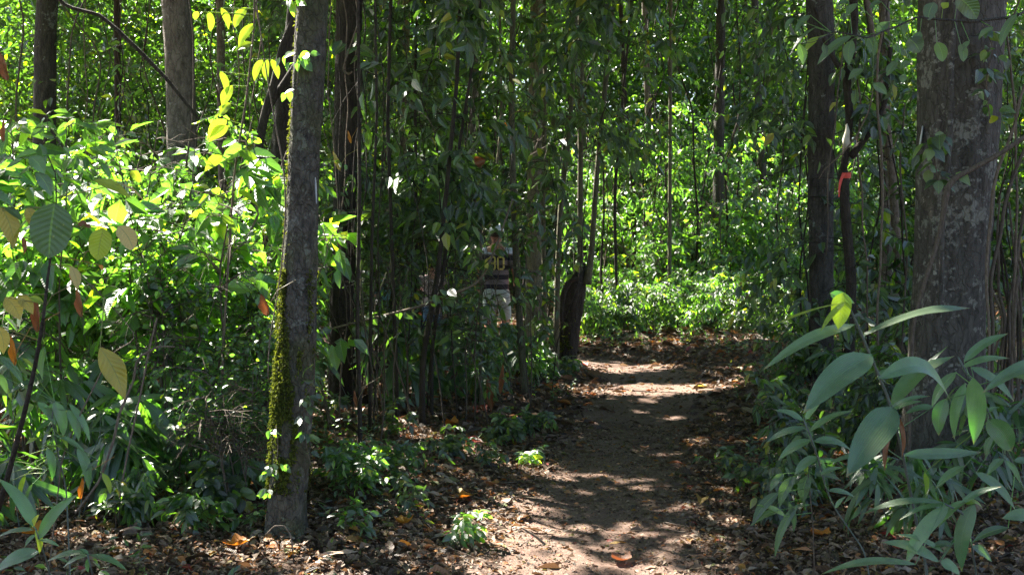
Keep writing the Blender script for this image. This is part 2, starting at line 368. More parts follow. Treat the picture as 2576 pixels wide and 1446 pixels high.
def plain(name, c, rough=.8, var=.25, sc_=30):
    m, t, b, o = mat(name); tc = t.nodes.new('ShaderNodeTexCoord'); n = noise(t, sc_, 4, tc.outputs['Object'])
    t.links.new(mixc(t, n, tuple(x * (1 - var) for x in c), tuple(min(1, x * (1 + var)) for x in c)), b.inputs['Base Color']); b.inputs['Roughness'].default_value = rough
    return m
def soil(name, c1, c2, c3):
    m, t, b, o = mat(name); tc = t.nodes.new('ShaderNodeTexCoord'); g = tc.outputs['Object']
    n1 = noise(t, 1.3, 5, g, .6); n2 = noise(t, 14, 6, g, .7); n3 = noise(t, 90, 4, g, .7)
    r = ramp(t, [(.3, c1), (.5, c2), (.75, c3)]); t.links.new(math_(t, 'MULTIPLY_ADD', n2, .6, math_(t, 'MULTIPLY', n1, .4)), r.inputs[0])
    c = mixc(t, .6, r.outputs[0], mixc(t, n3, (.35, .35, .35), (1.6, 1.6, 1.6)), 'MULTIPLY')
    t.links.new(c, b.inputs['Base Color']); b.inputs['Roughness'].default_value = .95; b.inputs['Specular IOR Level'].default_value = .15
    bu = t.nodes.new('ShaderNodeBump'); bu.inputs['Strength'].default_value = .9; bu.inputs['Distance'].default_value = .03
    t.links.new(math_(t, 'ADD', n2, math_(t, 'MULTIPLY', n3, .5)), bu.inputs['Height']); t.links.new(bu.outputs[0], b.inputs['Normal'])
    return m
M['soil'] = soil('forest_soil', (.05, .033, .024), (.095, .062, .045), (.15, .105, .078))
M['path'] = soil('trodden_soil', (.105, .066, .049), (.185, .122, .093), (.29, .21, .165))

# ------------------------------------------------------------------ ground and path
def grid_mesh(name, xs, ys, zf, m):
    X, Y = np.meshgrid(xs, ys); Z = zf(X, Y); mb = MB(); h, w_ = X.shape
    idx = np.arange(h * w_).reshape(h, w_)
    mb.add(np.stack([X, Y, Z], -1), np.stack([idx[:-1, :-1], idx[:-1, 1:], idx[1:, 1:], idx[1:, :-1]], -1))
    o = mb.build(name, m); return tag(o, kind='structure')
xs = np.concatenate([-np.geomspace(150, 6, 24), np.linspace(-5.95, 7.95, 190), np.geomspace(8, 150, 24)])
ys = np.concatenate([np.linspace(-40, 1, 30), np.linspace(1.1, 20, 260), np.geomspace(20.1, 220, 60)])
ground = grid_mesh('ground', xs, ys, ground_z, M['soil'])
# path strip
c = PATH; tt = np.concatenate([[0], np.cumsum(np.linalg.norm(np.diff(c, axis=0), axis=1))]); ss = np.linspace(0, tt[-1], 260)
cx = np.interp(ss, tt, c[:, 0]); cy = np.interp(ss, tt, c[:, 1])
k = np.ones(13) / 13; cx[6:-6] = np.convolve(cx, k, 'valid'); cy[6:-6] = np.convolve(cy, k, 'valid')
tg = nrm(np.stack([np.gradient(cx), np.gradient(cy)], -1)); nr_ = np.stack([tg[:, 1], -tg[:, 0]], -1)
mb = MB(); W = 13; us = np.linspace(-1, 1, W)
e1 = .34 + .40 * vnoise(np.stack([ss * 1.1, ss * 0, ss * 0], -1), 21) + .16 * vnoise(np.stack([ss * 4, ss * 0, ss * 0], -1), 22)
e2 = .40 + .38 * vnoise(np.stack([ss * 1.1, ss * 0 + 9, ss * 0], -1), 21) + .16 * vnoise(np.stack([ss * 4, ss * 0 + 5, ss * 0], -1), 22)
hw = np.where(us[None] < 0, e1[:, None], e2[:, None])
PX = cx[:, None] + nr_[:, :1] * us * hw; PY = cy[:, None] + nr_[:, 1:] * us * hw
PZ = ground_z(PX, PY) + .008 - .012 * (np.abs(us) > .95)
idx = np.arange(PX.size).reshape(PX.shape)
mb.add(np.stack([PX, PY, PZ], -1), np.stack([idx[:-1, :-1], idx[:-1, 1:], idx[1:, 1:], idx[1:, :-1]], -1))
tag(mb.build('path', M['path']), kind='structure')

# leaf litter and twigs
def litter():
    mb = MB()
    def lay(n, y0, y1, L, hi, jit=.45, pk0=.30, wr=.48):
        y = np.sqrt(rng.random(n) * (y1 ** 2 - y0 ** 2) + y0 ** 2)
        x = (rng.random(n) - .5) * 2 * (.50 * y + .35) ; x = np.where(y < 0, 0, x)
        pd = pathdist(x, y); cl = vnoise(np.stack([x * 1.8, y * 1.8, 0 * x], -1), 31)
        pk = np.clip(pk0 + .8 * np.clip((pd - .3) / .6, 0, 1) + .5 * (cl - .5), .08, 1)
        ok = rng.random(n) < pk; x, y, pd = x[ok], y[ok], pd[ok]; n = len(x)
        z = ground_z(x, y) + .008 + .03 * rng.random(n) * np.clip(pd, .15, 1)
        az = rng.random(n) * 2 * math.pi; tl = rng.normal(0, .22, n)
        up = np.stack([rng.normal(0, .33, n), rng.normal(0, .33, n), np.ones(n)], -1)
        l = L * np.exp(rng.normal(0, jit, n)) * np.where(pd < .45, .62, 1)
        add_leaves(mb, dict(p=np.stack([x, y, z], -1), d=np.stack([np.cos(az), np.sin(az), tl], -1), up=up, L=l), wr=wr, prof='ovate' if wr > .2 else 'lance', hi=hi, bend=.9, fold=.45, wave=.05 if hi else 0)
    lay(20000, 2.2, 8.5, .038, True); lay(90000, 2.2, 10, .021, False, .6, 1.3); lay(2600, 2.2, 9, .15, True, .3, .15, .13); lay(12000, 2.2, 9.5, .052, True, .4, .9); lay(34000, 8.5, 17, .07, False, .5, .55); lay(20000, 16, 30, .13, False)
    tag(mb.build('leaf_litter', M['litter'], smooth=False), 'dry brown and tan fallen leaves covering the forest floor beside the path', 'leaf litter', kind='stuff')
    mt = MB(); n = 2600; y = np.sqrt(rng.random(n) * (16 ** 2 - 3 ** 2) + 9); x = (rng.random(n) - .5) * 2 * (.5 * y + .3)
    ok = (rng.random(n) < np.clip(pathdist(x, y), .1, 1)); x, y = x[ok], y[ok]; n = len(x)
    az = rng.random(n) * 6.28; g = Gen(np.stack([x, y, ground_z(x, y) + .02], -1), np.stack([np.cos(az), np.sin(az), rng.normal(.02, .12, n)], -1), .06 + .30 * rng.random(n) ** 2, rng.normal(0, .08, n), .0018 + .004 * rng.random(n) ** 2)
    g.tubes(mt, 4, 4); tag(mt.build('twig_debris', M['vine']), 'thin dry twigs scattered through the fallen leaves', 'twigs', kind='stuff')
litter()

# ------------------------------------------------------------------ trees
def resample(pts, step):
    pts = np.asarray(pts, float); seg = np.linalg.norm(np.diff(pts, axis=0), axis=1); cum = np.concatenate([[0], np.cumsum(seg)])
    n = max(3, int(cum[-1] / step)); s = np.linspace(0, cum[-1], n)
    # Catmull-like smoothing by interpolation then box filter
    o = np.stack([np.interp(s, cum, pts[:, k]) for k in range(pts.shape[1])], -1)
    m = max(1, int(n / len(pts) / 2)) | 1
    if m >= 3 and n > 2 * m:
        ker = np.ones(m) / m; pad = np.concatenate([o[:1] * 2 - o[1:m // 2 + 1][::-1], o, o[-1:] * 2 - o[-m // 2:-1][::-1]]) if m // 2 > 0 else o
        for k_ in range(o.shape[1]):
            cv = np.convolve(pad[:, k_], ker, 'same')[m // 2:m // 2 + n]
            if len(cv) == n: o[m:-m, k_] = cv[m:-m]
    return o

def px_line(pts, Y):
    """(px, py, width_px[, Y]) rows -> (x, y, z, radius) rows, metres"""
    out = []
    for q in pts:
        yy = q[3] if len(q) > 3 else Y
        p = P(q[0], q[1], yy); out.append((*p, q[2] / 2 * yy / FPX))
    return np.array(out)

def trunk(mb, pr, ring=40, step=.03, rough=.06, seed=0, flare=0.0, ribs=None, extend=7.0, fs=1.0):
    pr = np.asarray(pr, float)
    if pr[0][2] > pr[-1][2]: pr = pr[::-1]
    if extend:
        d = nrm(pr[-1][:3] - pr[max(0, len(pr) - 3)][:3]); d[2] = max(d[2], .6); d = nrm(d)
        pr = np.concatenate([pr, [[*(pr[-1][:3] + d * extend * .5), pr[-1][3] * .85], [*(pr[-1][:3] + d * extend + np.array((.2, -.1, 0))), pr[-1][3] * .5]]])
    q = resample(pr, step); n = len(q); pts = q[:, :3]; rad = q[:, 3]
    th = np.linspace(0, 2 * math.pi, ring, endpoint=False)
    T, Z = np.meshgrid(th, pts[:, 2]); rr = rad[:, None]
    c3 = np.stack([np.cos(T), np.sin(T), Z * 1.2], -1)
    f = 1 + rough * 2 * (vnoise(c3 * np.array((1.6, 1.6, 1.1)) * fs, seed) - .5) + rough * (vnoise(c3 * np.array((6, 6, 5)) * fs, seed + 1) - .5) + rough * .7 * (vnoise(c3 * np.array((18, 18, 9)) * fs, seed + 2) - .5)
    h = Z - pts[0, 2]
    if flare: f = f * (1 + flare * np.exp(-h / .2) * (.6 + .8 * np.maximum(0, np.sin(T * 4 + seed)) ) )
    if ribs:
        for a0, amp, wd in ribs: f = f + amp * np.exp(-((np.angle(np.exp(1j * (T - a0 - .12 * np.sin(Z * 1.3))))) / wd) ** 2)
    u = np.array((1., 0, 0)); v_ = np.array((0, 1., 0))
    V = pts[:, None] + (rr * f)[..., None] * (np.cos(T)[..., None] * u + np.sin(T)[..., None] * v_)
    idx = np.arange(n * ring).reshape(n, ring); nx = np.roll(idx, -1, 1)
    mb.add(V, np.stack([idx[:-1], nx[:-1], nx[1:], idx[1:]], -1).reshape(-1, 4))
    return pts, rad

TREES = []   # (root, top point, base)
def tree(name, label, cat, pr, m, rough=.06, flare=.35, ribs=None, ring=40, extend=7.0, group=None, crown=True, step=.03, seed=None, extra=None):
    pr = np.asarray(pr); lo = pr[np.argmin(pr[:, 2])]
    gz = float(ground_z(np.array([lo[0]]), np.array([lo[1]]))[0])
    if lo[2] > gz - .05:
        e = np.array([[lo[0], lo[1], gz - .12, lo[3] * 1.06]])
        pr = np.concatenate([pr, e]) if pr[0][2] > pr[-1][2] else np.concatenate([e, pr])
    base = np.array((lo[0], lo[1], gz)); root = empty(name, base, label, cat, group)
    mb = MB(); pts, rad = trunk(mb, pr, ring=ring, rough=rough, seed=seed if seed is not None else int(rng.integers(1000)), flare=flare, ribs=ribs, extend=extend, step=step)
    if extra: extra(mb)
    mb.build('trunk', m, root, base)
    if crown: TREES.append((root, pts[-1], base))
    return root, base, pts, rad

# the mossy trunk left of the path
mt_pr = px_line([(789, -60, 76), (787, 0, 77), (776, 200, 78), (765, 400, 76), (757, 600, 82), (750, 800, 92), (744, 950, 96), (734, 1100, 98), (724, 1250, 92), (716, 1400, 92)], 5.65)
T1, T1b, T1p, T1r = tree('mossy_tree', 'slender leaning tree beside the path, moss on its lower trunk', 'tree', mt_pr, M['bark_moss'], rough=.09, flare=.55, ring=56, step=.02, seed=5)
def moss_on(root, base, pts, rad, z0, z1, n, side, name='moss', size=.022, spread=1.1, seed=2, thick=.02):
    n0 = n * 3; z = z0 + (z1 - z0) * rng.random(n0); a = side + rng.normal(0, spread, n0)
    cl = vnoise(np.stack([np.cos(a) * 3, np.sin(a) * 3, z * 5], -1), seed); env = np.exp(-((z - (z0 * .65 + z1 * .35)) / (z1 - z0) * 1.7) ** 2)
    ok = cl + .28 * env * np.cos(np.clip(a - side, -1.5, 1.5)) + .2 * (vnoise(np.stack([np.cos(a) * 14, np.sin(a) * 14, z * 22], -1), 8) - .5) > .665; z, a = z[ok][:n], a[ok][:n]; n = len(z)
    o = np.argsort(pts[:, 2]); cx_, cy_, r_ = (np.interp(z, pts[o, 2], q[o]) for q in (pts[:, 0], pts[:, 1], rad))
    out = np.stack([np.cos(a), np.sin(a), 0 * a], -1); p = np.stack([cx_, cy_, z], -1) + out * (r_ * .98 + thick * rng.random(n) ** 2)[:, None]
    d = out * .5 + rng.normal(0, .5, (n, 3)); d[:, 2] -= .5
    mb = MB(); add_leaves(mb, dict(p=p, d=nrm(d), up=out + rng.normal(0, .5, (n, 3)), L=size * (.5 + rng.random(n))), wr=.45, prof='lance', bend=.8, fold=.3)
    mb.build(name, M['moss'], root, base, smooth=False)
moss_on(T1, T1b, T1p, T1r, .32, 1.45, 8000, math.pi * 1.2, spread=1.6, size=.016)
moss_on(T1, T1b, T1p, T1r, 1.4, 3.2, 1100, math.pi * .98, spread=.45, size=.015, thick=.008)

# the large blotched tree on the right
bt_pr = px_line([(2420, -80, 200), (2418, 0, 200), (2412, 300, 196), (2400, 550, 184), (2390, 700, 176), (2378, 900, 176), (2376, 1050, 196), (2372, 1235, 226)], 7.0)
T10, T10b, T10p, T10r = tree('big_tree', 'thickest trunk in view, blotched with lichen, right of the path', 'tree', bt_pr, M['bark_big'], rough=.05, flare=.25, ring=80, step=.03, seed=9,
                             ribs=[(-1.62, .10, .16), (-1.28, .08, .14), (-2.45, .04, .3)])
g_pr = px_line([(2052, -80, 62), (2062, 0, 66), (2068, 200, 64), (2064, 420, 62), (2066, 650, 60), (2066, 850, 58), (2064, 1065, 66)], 9.4)
T9, *_r9 = tree('grey_tree', 'slim grey trunk standing at the right edge of the path', 'tree', g_pr, M['bark_grey'], rough=.08, seed=14)
tree('pale_tree', 'pale smooth trunk rising behind the sunlit thicket', 'tree', px_line([(436, -60, 70), (442, 0, 70), (455, 200, 70), (458, 400, 74), (458, 800, 84)], 10.5), M['bark_pale'], rough=.05, seed=21)
tree('lichen_tree', 'grey lichened trunk far behind the thicket, left of the pale trunk', 'tree', px_line([(125, -60, 50), (118, 0, 50), (112, 240, 52), (112, 700, 60)], 12.5), M['bark_grey'], rough=.09, seed=25)
tree('dark_tree', 'dark leaning trunk close behind the mossy trunk', 'tree', px_line([(735, 60, 30), (718, 200, 38), (702, 400, 42), (690, 600, 46), (672, 800, 52), (660, 1020, 60)], 8.6), M['bark_dark'], rough=.10, seed=31, extend=5)
tree('vine_hung_tree', 'dark trunk hung with vines, just right of the mossy trunk', 'tree', px_line([(880, -60, 62), (878, 0, 64), (872, 250, 60), (868, 500, 56), (862, 750, 60), (862, 990, 66)], 10.2), M['bark_dark'], rough=.12, seed=35)
tree('straight_tree', 'straight green-brown trunk behind the walker in the striped shirt', 'tree', px_line([(1352, 60, 38), (1348, 300, 40), (1345, 600, 42), (1342, 840, 46)], 16.5), M['bark_green'], rough=.06, seed=39)
tree('small_tree', 'short dark trunk seen high above the far shrubs', 'tree', px_line([(1812, 120, 24), (1810, 260, 26), (1808, 400, 27), (1806, 760, 30)], 21), M['bark_grey'], rough=.06, seed=43)
tree('thin_pole_tree', 'straight thin pale pole tree beyond the bend of the path', 'tree', px_line([(1688, -60, 9), (1686, 300, 9), (1684, 760, 10)], 19), M['bark_green'], seed=44, ring=12)
for i, (px, w0, Y, lb) in enumerate([(1645, 16, 24, 'pale trunk glimpsed far behind the bend'), (1595, 11, 21, 'dark narrow trunk far behind the leaning poles'), (1470, 14, 25, 'distant trunk between the leaning poles'),
                               (1925, 18, 22, 'distant trunk just left of the slim grey trunk'), (560, 20, 15, 'narrow trunk half hidden between the pale and mossy trunks'), (300, 16, 17, 'narrow distant trunk left of the pale trunk'),
                               (1010, 20, 20, 'distant trunk behind the dark mid thicket'), (1180, 15, 23, 'far thin trunk behind the hanging brown leaf'), (2230, 26, 14, 'shaded trunk between the slim grey and the thickest trunk')]):
    x0 = rng.normal(0, 12)
    tree('background_tree', lb, 'tree', px_line([(px + x0 * 1.6, -80, w0), (px + x0, 250, w0), (px, 500, w0 * 1.05), (px, 640 + 2000 / Y, w0 * 1.15)], Y), M[('bark_pale', 'bark_dark', 'bark_green', 'bark_grey')[i % 4]], ring=20, seed=50 + i)

# crooked tree with a broken pale scar, between the two right trunks
def crooked_extra(mb):
    for l in ([(2122, 430, 18), (2138, 300, 20), (2130, 200, 22), (2150, 60, 20), (2145, -60, 18)], [(2140, 395, 20), (2190, 330, 16), (2225, 270, 13), (2240, 120, 10)], [(2130, 200, 16), (2080, 120, 10), (2050, 20, 9)]):
        q = resample(px_line(l, 9.0), .05); tube(mb, q[:, :3], q[:, 3], 12)
Tc, Tcb, *_ = tree('crooked_tree', 'crooked dark tree with a pale broken scar and red ribbon', 'tree', px_line([(2122, 430, 24), (2128, 560, 25), (2142, 700, 26), (2138, 850, 28), (2135, 1090, 32)], 9.0), M['bark_dark'], extend=0, crown=False, seed=61, extra=crooked_extra)
mb = MB(); q = px_line([(2133, 372, 20), (2128, 352, 19), (2132, 330, 12), (2130, 312, 4)], 8.93); tube(mb, q[:, :3], q[:, 3], 10)
mb.build('scar', plain('split_wood', (.62, .56, .44)), Tc, Tcb)
tree('leaning_tree', 'brown leaning trunk just left of the thickest trunk', 'tree', px_line([(2190, 60, 18), (2200, 160, 19), (2225, 280, 20), (2243, 420, 20), (2262, 700, 22), (2270, 1010, 26)], 10.2), M['vine'], ring=16, seed=63)

# hollow stump tree with two poles growing out
st = px_line([(1450, 700, 48), (1445, 730, 54), (1438, 785, 50), (1431, 840, 46), (1425, 900, 42), (1421, 948, 46)], 13.4)
STb = np.array((st[-1][0], st[-1][1], float(ground_z(st[-1:, 0], st[-1:, 1])[0])))
S0 = empty('stump_tree', STb, 'dark hollow mossy stump with living poles growing from its top', 'tree stump')
mb = MB(); sp, sr = trunk(mb, np.concatenate([st, [[st[-1][0], st[-1][1], STb[2] - .1, .14]]]), ring=44, rough=.16, seed=71, flare=.4, extend=0, step=.02)
# broken jagged rim leaning left, with a sunk dark heart
rim = []
for k_ in range(44):
    a = k_ / 44 * 2 * math.pi; r = st[0][3] * (1.0 + .1 * math.sin(3 * a)); hh = .05 + .10 * max(0, math.cos(a - .2)) + .05 * math.sin(7 * a) * math.sin(3 * a)
    rim.append((st[0][0] + r * math.cos(a), st[0][1] + r * math.sin(a), st[0][2] + hh, r))
rim = np.array(rim); inner = rim[:, :3].copy(); inner[:, 0] = st[0][0] + (rim[:, 0] - st[0][0]) * .7; inner[:, 1] = st[0][1] + (rim[:, 1] - st[0][1]) * .7
deep = inner.copy(); deep[:, 2] = st[0][2] - .3; out0 = rim[:, :3].copy(); out0[:, 2] = st[0][2] - .06
cen = deep * .05 + np.array((st[0][0], st[0][1], st[0][2] - .3)) * .95
V = np.stack([out0, rim[:, :3], inner, deep, cen]); idx = np.arange(5 * 44).reshape(5, 44); nx = np.roll(idx, -1, 1)
mb.add(V, np.stack([idx[:-1], nx[:-1], nx[1:], idx[1:]], -1).reshape(-1, 4))
mb.build('trunk', M['bark_dark'], S0, STb)
moss_on(S0, STb, sp, sr, .1, .75, 1500, math.pi * 1.1, size=.03, spread=.7)
# dark woody burl on the stump's left
mb = MB(); q = resample(px_line([(1456, 700, 9), (1432, 706, 12), (1418, 735, 13), (1412, 790, 9), (1415, 840, 5)], 13.2), .03); tube(mb, q[:, :3], q[:, 3] * (.8 + .5 * vnoise(q[:, :3] * 14, 5)), 12); mb.build('burl', M['bark_dark'], S0, STb)
for l in ([(1455, 705, 24), (1459, 660, 14), (1460, 400, 14), (1461, 100, 13), (1462, -80, 12), (1464, -700, 8)], [(1476, 715, 24), (1488, 640, 14), (1500, 450, 13), (1524, 200, 12), (1546, -20, 11), (1580, -500, 8)]):
    mb = MB(); q = resample(px_line(l, 13.35), .08); tube(mb, q[:, :3], q[:, 3], 12); mb.build('pole', M['bark_green'], S0, STb)
POLE_PTS = [px_line([(1461, 100, 13), (1464, -700, 8)], 13.35)[:, :3], px_line([(1500, 450, 13), (1524, 200, 12), (1580, -500, 8)], 13.35)[:, :3]]
mb = MB()
for pp in POLE_PTS:
    g = from_stem(pp, 34, .8, .2, .25, .006, t0=.0); tw = children(g, 4, .4, .7, .4, .003); tw.tubes(mb); g.tubes(mb)
    mb2 = MB() if pp is POLE_PTS[0] else mb2
    L = leaves_on(tw, 7, .12); k5 = keep_for_sun(L['p'], 1.0); L = {a: b_[k5] for a, b_ in L.items()}; add_leaves(mb2, L, wr=.42)
mb.build('branch', M['twig'], S0, STb); mb2.build('crown', M['leaf_far'], S0, STb, smooth=False)

# ------------------------------------------------------------------ unseen shade-giving canopy on the trees, gaps cut to place the sun patches
def canopy():
    N = 6800; q = np.stack([-7 + 16 * rng.random(N), -3 + 27 * rng.random(N)], -1)
    h = 6.2 + 4.2 * rng.random(N)
    c = np.concatenate([q + SUN[:2] / SUN[2] * h[:, None], h[:, None]], 1)
    h2 = np.maximum(h, 1.6 + .235 * np.maximum(c[:, 1], 0) + 1.1); c = np.concatenate([q + SUN[:2] / SUN[2] * h2[:, None], h2[:, None]], 1)
    K = 46; cc = np.repeat(c, K, 0); n = len(cc)
    off = rng.normal(0, 1, (n, 3)) * np.array((.34, .34, .15)); p = cc + off
    ok = keep_for_sun(p, 1.0) & (p[:, 2] > 1.6 + .225 * np.maximum(p[:, 1], 0) + .45)
    own = np.repeat(np.arange(N), K)[ok]; p = p[ok]; n = len(p)
    d = rng.normal(0, 1, (n, 3)); d[:, 2] = d[:, 2] * .3 - .25
    up = SUN + rng.normal(0, .45, (n, 3)); L = .17 * (.7 + .6 * rng.random(n))
    tops = np.array([t[1] for t in TREES]); tb = np.array([t[2] for t in TREES])
    dist = np.linalg.norm(c[:, None, :2] - tops[None, :, :2], axis=-1); near = np.argmin(dist, 1)
    for k_, (root, top, base) in enumerate(TREES):
        sel = near[own] == k_; cs = c[near == k_]
        if sel.sum() < 30:
            continue
        mb = MB(); add_leaves(mb, dict(p=p[sel], d=nrm(d[sel]), up=up[sel], L=L[sel]), wr=.5, bend=.4)
        mb.build('crown', M['leaf_far'], root, base, smooth=False)
        if len(cs) > 3:
            m_ = min(len(cs), 40); ci = cs[rng.choice(len(cs), m_, replace=False)]; s0 = base + (top - base) * np.array([.55 + .42 * rng.random(m_)]).T
            vec = ci - s0; ln = np.linalg.norm(vec, axis=1); g = Gen(s0, vec, ln, np.zeros(m_), np.full(m_, .03))
            tt_ = np.linspace(.05, 1, 20); kk = np.array([litness(sunq(s0[j] + vec[j] * tt_[:, None])).max() < .15 for j in range(m_)]); g = Gen(s0[kk], vec[kk], ln[kk], np.zeros(kk.sum()), np.full(kk.sum(), .03))
            lb = MB(); g.tubes(lb, 5, 4)
            if lb.v: lb.build('limb', M['bark_dark'], root, base)
canopy()

# ------------------------------------------------------------------ understorey plants
def gap_filter(p, low=0):
    """keep a loose window open towards the walkers and keep the path corridor clear"""
    u, v = proj(p); k = np.ones(len(p), bool)
    for (u0, u1, v0, v1, yy, pr) in ((1205, 1288, 570, 740, 14.3, .95), (1205, 1288, 740, 805, 14.3, .72), (1196, 1300, 610, 735, 14.3, .95), (1226, 1288, 615, 690, 14.3, 1.0), (1222, 1270, 562, 625, 14.3, 1.0), (1220, 1280, 555, 640, 14.3, .96), (1048, 1122, 660, 808, 14.7, .93), (1045, 1120, 665, 805, 14.7, .97), (945, 1005, 670, 790, 14.2, .7), (2490, 2620, 380, 1230, 7.9, .85), (1390, 1480, 690, 930, 13.0, .9), (1440, 1900, 820, 1446, 30, .96),
                                     (2085, 2270, 120, 460, 8.8, .55), (2030, 2108, 100, 1060, 9.2, .75), (2300, 2500, -50, 1235, 6.7, .7), (690, 830, -50, 1446, 5.5, .8), (405, 490, -20, 200, 10.2, .8), (85, 140, -20, 200, 12.2, .7), (1320, 1370, 250, 700, 16, .45), (845, 910, -20, 560, 10, .45)):
        ins = (u > u0) & (u < u1) & (v > v0) & (v < v1) & (p[:, 1] < yy)
        k &= ~(ins & (rng.random(len(p)) < pr))
    cl_ = vnoise(p * np.array((1.5, 1.0, 1.5)) + 3, 78); k &= ~((u > 820) & (p[:, 1] > 7.5) & (cl_ < .36) & (rng.random(len(p)) < .85))
    if low: k &= ~((vnoise(p * 1.9 + 31, 79) < .40) & (rng.random(len(p)) < .9))
    if low: k &= ~((p[:, 2] < low + .25 * vnoise(p * 2, 77)) & (rng.random(len(p)) < .88))
    k &= ~((pathdist(p[:, 0], p[:, 1]) < .75) & (p[:, 2] < 1.9) & (p[:, 2] > -1))
    return k

def plant(name, label, cat, stems, group=None, nb=12, bl=.5, be=.4, bd=.25, ntw=4, tl=.3, nl=6, Ll=.11, wr=.45, prof='ovate', lm='leaf', t0=.3, hang=.5, hi=False, sm='twig', sunk=1, br=.005, bend=.5, parts=('stem', 'foliage'), gap=True, fold=.25, ring=8, low=0):
    base = np.array(stems[0][0][:3]); base[2] = float(ground_z(base[:1], base[1:2])[0])
    root = empty(name, base, label, cat, group); sb, lb = MB(), MB(); S = []
    for st_ in stems:
        st_ = np.asarray(st_); q = resample(st_, .12); tube(sb, q[:, :3], q[:, 3], ring)
        g = from_stem(st_[:, :3], nb, bl, be, bd, br, t0=t0)
        if sunk: g = g.sunny()
        g.tubes(sb)
        tw = children(g, ntw, tl, .8, bd * 1.3, br * .5, up=.05); tw.tubes(sb, 3, 3)
        S += [leaves_on(tw, nl, Ll, hang=hang), leaves_on(g, nl, Ll, hang=hang)]
    S = cat_leaves(*S); k_ = S['p'][:, 2] > ground_z(S['p'][:, 0], S['p'][:, 1]) + .03
    if gap: k_ &= gap_filter(S['p'], low)
    k_ &= lane(S['p'])
    if sunk: k_ &= keep_for_sun(S['p'], sunk) | (S['p'][:, 1] < 0)
    S = {a: b[k_] for a, b in S.items()}
    add_leaves(lb, S, wr=wr, prof=prof, hi=hi, bend=bend, fold=fold)
    sb.build(parts[0], M[sm], root, base)
    if lb.v: lb.build(parts[1], M[lm], root, base, smooth=hi)
    return root

def stem_at(x, y, h, r, lean=(0, 0), wob=.12, n=6):
    z0 = float(ground_z(np.array([x]), np.array([y]))[0]) - .03; t = np.linspace(0, 1, n)
    w_ = rng.normal(0, wob * h * .25, (n, 2)) * t[:, None]
    return np.stack([x + lean[0] * h * t ** 1.3 + w_[:, 0], y + lean[1] * h * t ** 1.3 + w_[:, 1], z0 + h * t, r * (1 - .7 * t)], -1)

def stem_px(l, Y):
    q = px_line(l, Y)
    if q[0][2] > q[-1][2]: q = q[::-1]
    gz = float(ground_z(q[:1, 0], q[:1, 1])[0])
    if q[0][2] > gz: q = np.concatenate([[[q[0][0], q[0][1], gz - .03, q[0][3] * 1.1]], q])
    return q
LAND = [('the mossy trunk', 756, 5.6), ('the thickest trunk', 2400, 7), ('the slim grey trunk', 2066, 9.4), ('the pale trunk', 455, 10.5), ('the lichened trunk', 115, 12.5), ('the vine-hung trunk', 870, 10.2), ('the hollow stump', 1440, 13.4),
        ('the walker in stripes', 1245, 14.6), ('the bend in the path', 1650, 15), ('the hanging brown leaf', 1200, 9)]
SEEN = {}
def where(x, y, look, short=False):
    u = 1288 + FPX * x / y; c = sorted(LAND, key=lambda l: abs(l[1] - u) + 45 * abs(l[2] - y))
    for l in c + c[:1]:
        du = u - l[1]; dy = y - l[2]
        rel = ('behind' if dy > 1 else 'in front of' if dy < -1 else 'beside')
        side = 'left of' if du < -50 else 'right of' if du > 50 else ''
        step = '' if abs(du) < 160 else 'well ' if abs(du) < 330 else 'far '
        s = f"{look} {rel + (' and ' if side else '') if rel != 'beside' else ''}{step if side else ''}{side or ('' if rel != 'beside' else 'beside')} {l[0]}".replace('  ', ' ')
        if s not in SEEN: break
    SEEN[s] = 1
    return s

# -- sunlit thicket on the left
n = 0
cells = [(x, y) for y in (6.6, 7.5, 8.5, 9.6) for x in np.arange(-.50 * y - .1, -.235 * y + (.35 if y > 7 else 0), .62)]
for i, (x, y) in enumerate(cells):
    x += rng.normal(0, .12); y += rng.normal(0, .18); top = 1.6 + (600 - (250 + 40 * rng.normal() + (90 if x > -.28 * y else 0))) * y / FPX
    h = max(1.3, top * .95)
    kind = (0, 1, 0, 3, 1, 2, 0)[i % 7]
    if kind == 3:
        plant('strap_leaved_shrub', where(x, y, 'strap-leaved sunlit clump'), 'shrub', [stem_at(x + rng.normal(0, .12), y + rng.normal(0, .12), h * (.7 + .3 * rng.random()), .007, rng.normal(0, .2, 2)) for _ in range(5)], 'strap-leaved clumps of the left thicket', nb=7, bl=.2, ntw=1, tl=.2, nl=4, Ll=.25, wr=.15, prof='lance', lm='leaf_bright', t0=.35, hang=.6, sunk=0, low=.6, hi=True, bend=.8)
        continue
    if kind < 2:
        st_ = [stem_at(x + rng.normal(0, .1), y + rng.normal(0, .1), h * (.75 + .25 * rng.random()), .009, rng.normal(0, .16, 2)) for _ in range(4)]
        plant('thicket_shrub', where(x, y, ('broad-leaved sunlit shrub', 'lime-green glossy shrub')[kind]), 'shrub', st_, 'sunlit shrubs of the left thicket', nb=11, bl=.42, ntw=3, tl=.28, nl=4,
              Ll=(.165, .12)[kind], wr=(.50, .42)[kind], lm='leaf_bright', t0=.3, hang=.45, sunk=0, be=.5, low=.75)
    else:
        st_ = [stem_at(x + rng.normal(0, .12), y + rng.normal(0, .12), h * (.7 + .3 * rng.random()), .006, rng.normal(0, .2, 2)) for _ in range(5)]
        plant('small_leaved_shrub', where(x, y, 'fine small-leaved sunlit shrub'), 'shrub', st_, 'fine-leaved shrubs of the left thicket', nb=16, bl=.38, ntw=4, tl=.2, nl=6, Ll=.045, wr=.6, prof='round', lm='leaf_bright', t0=.3, hang=.2, sunk=0, low=.75)
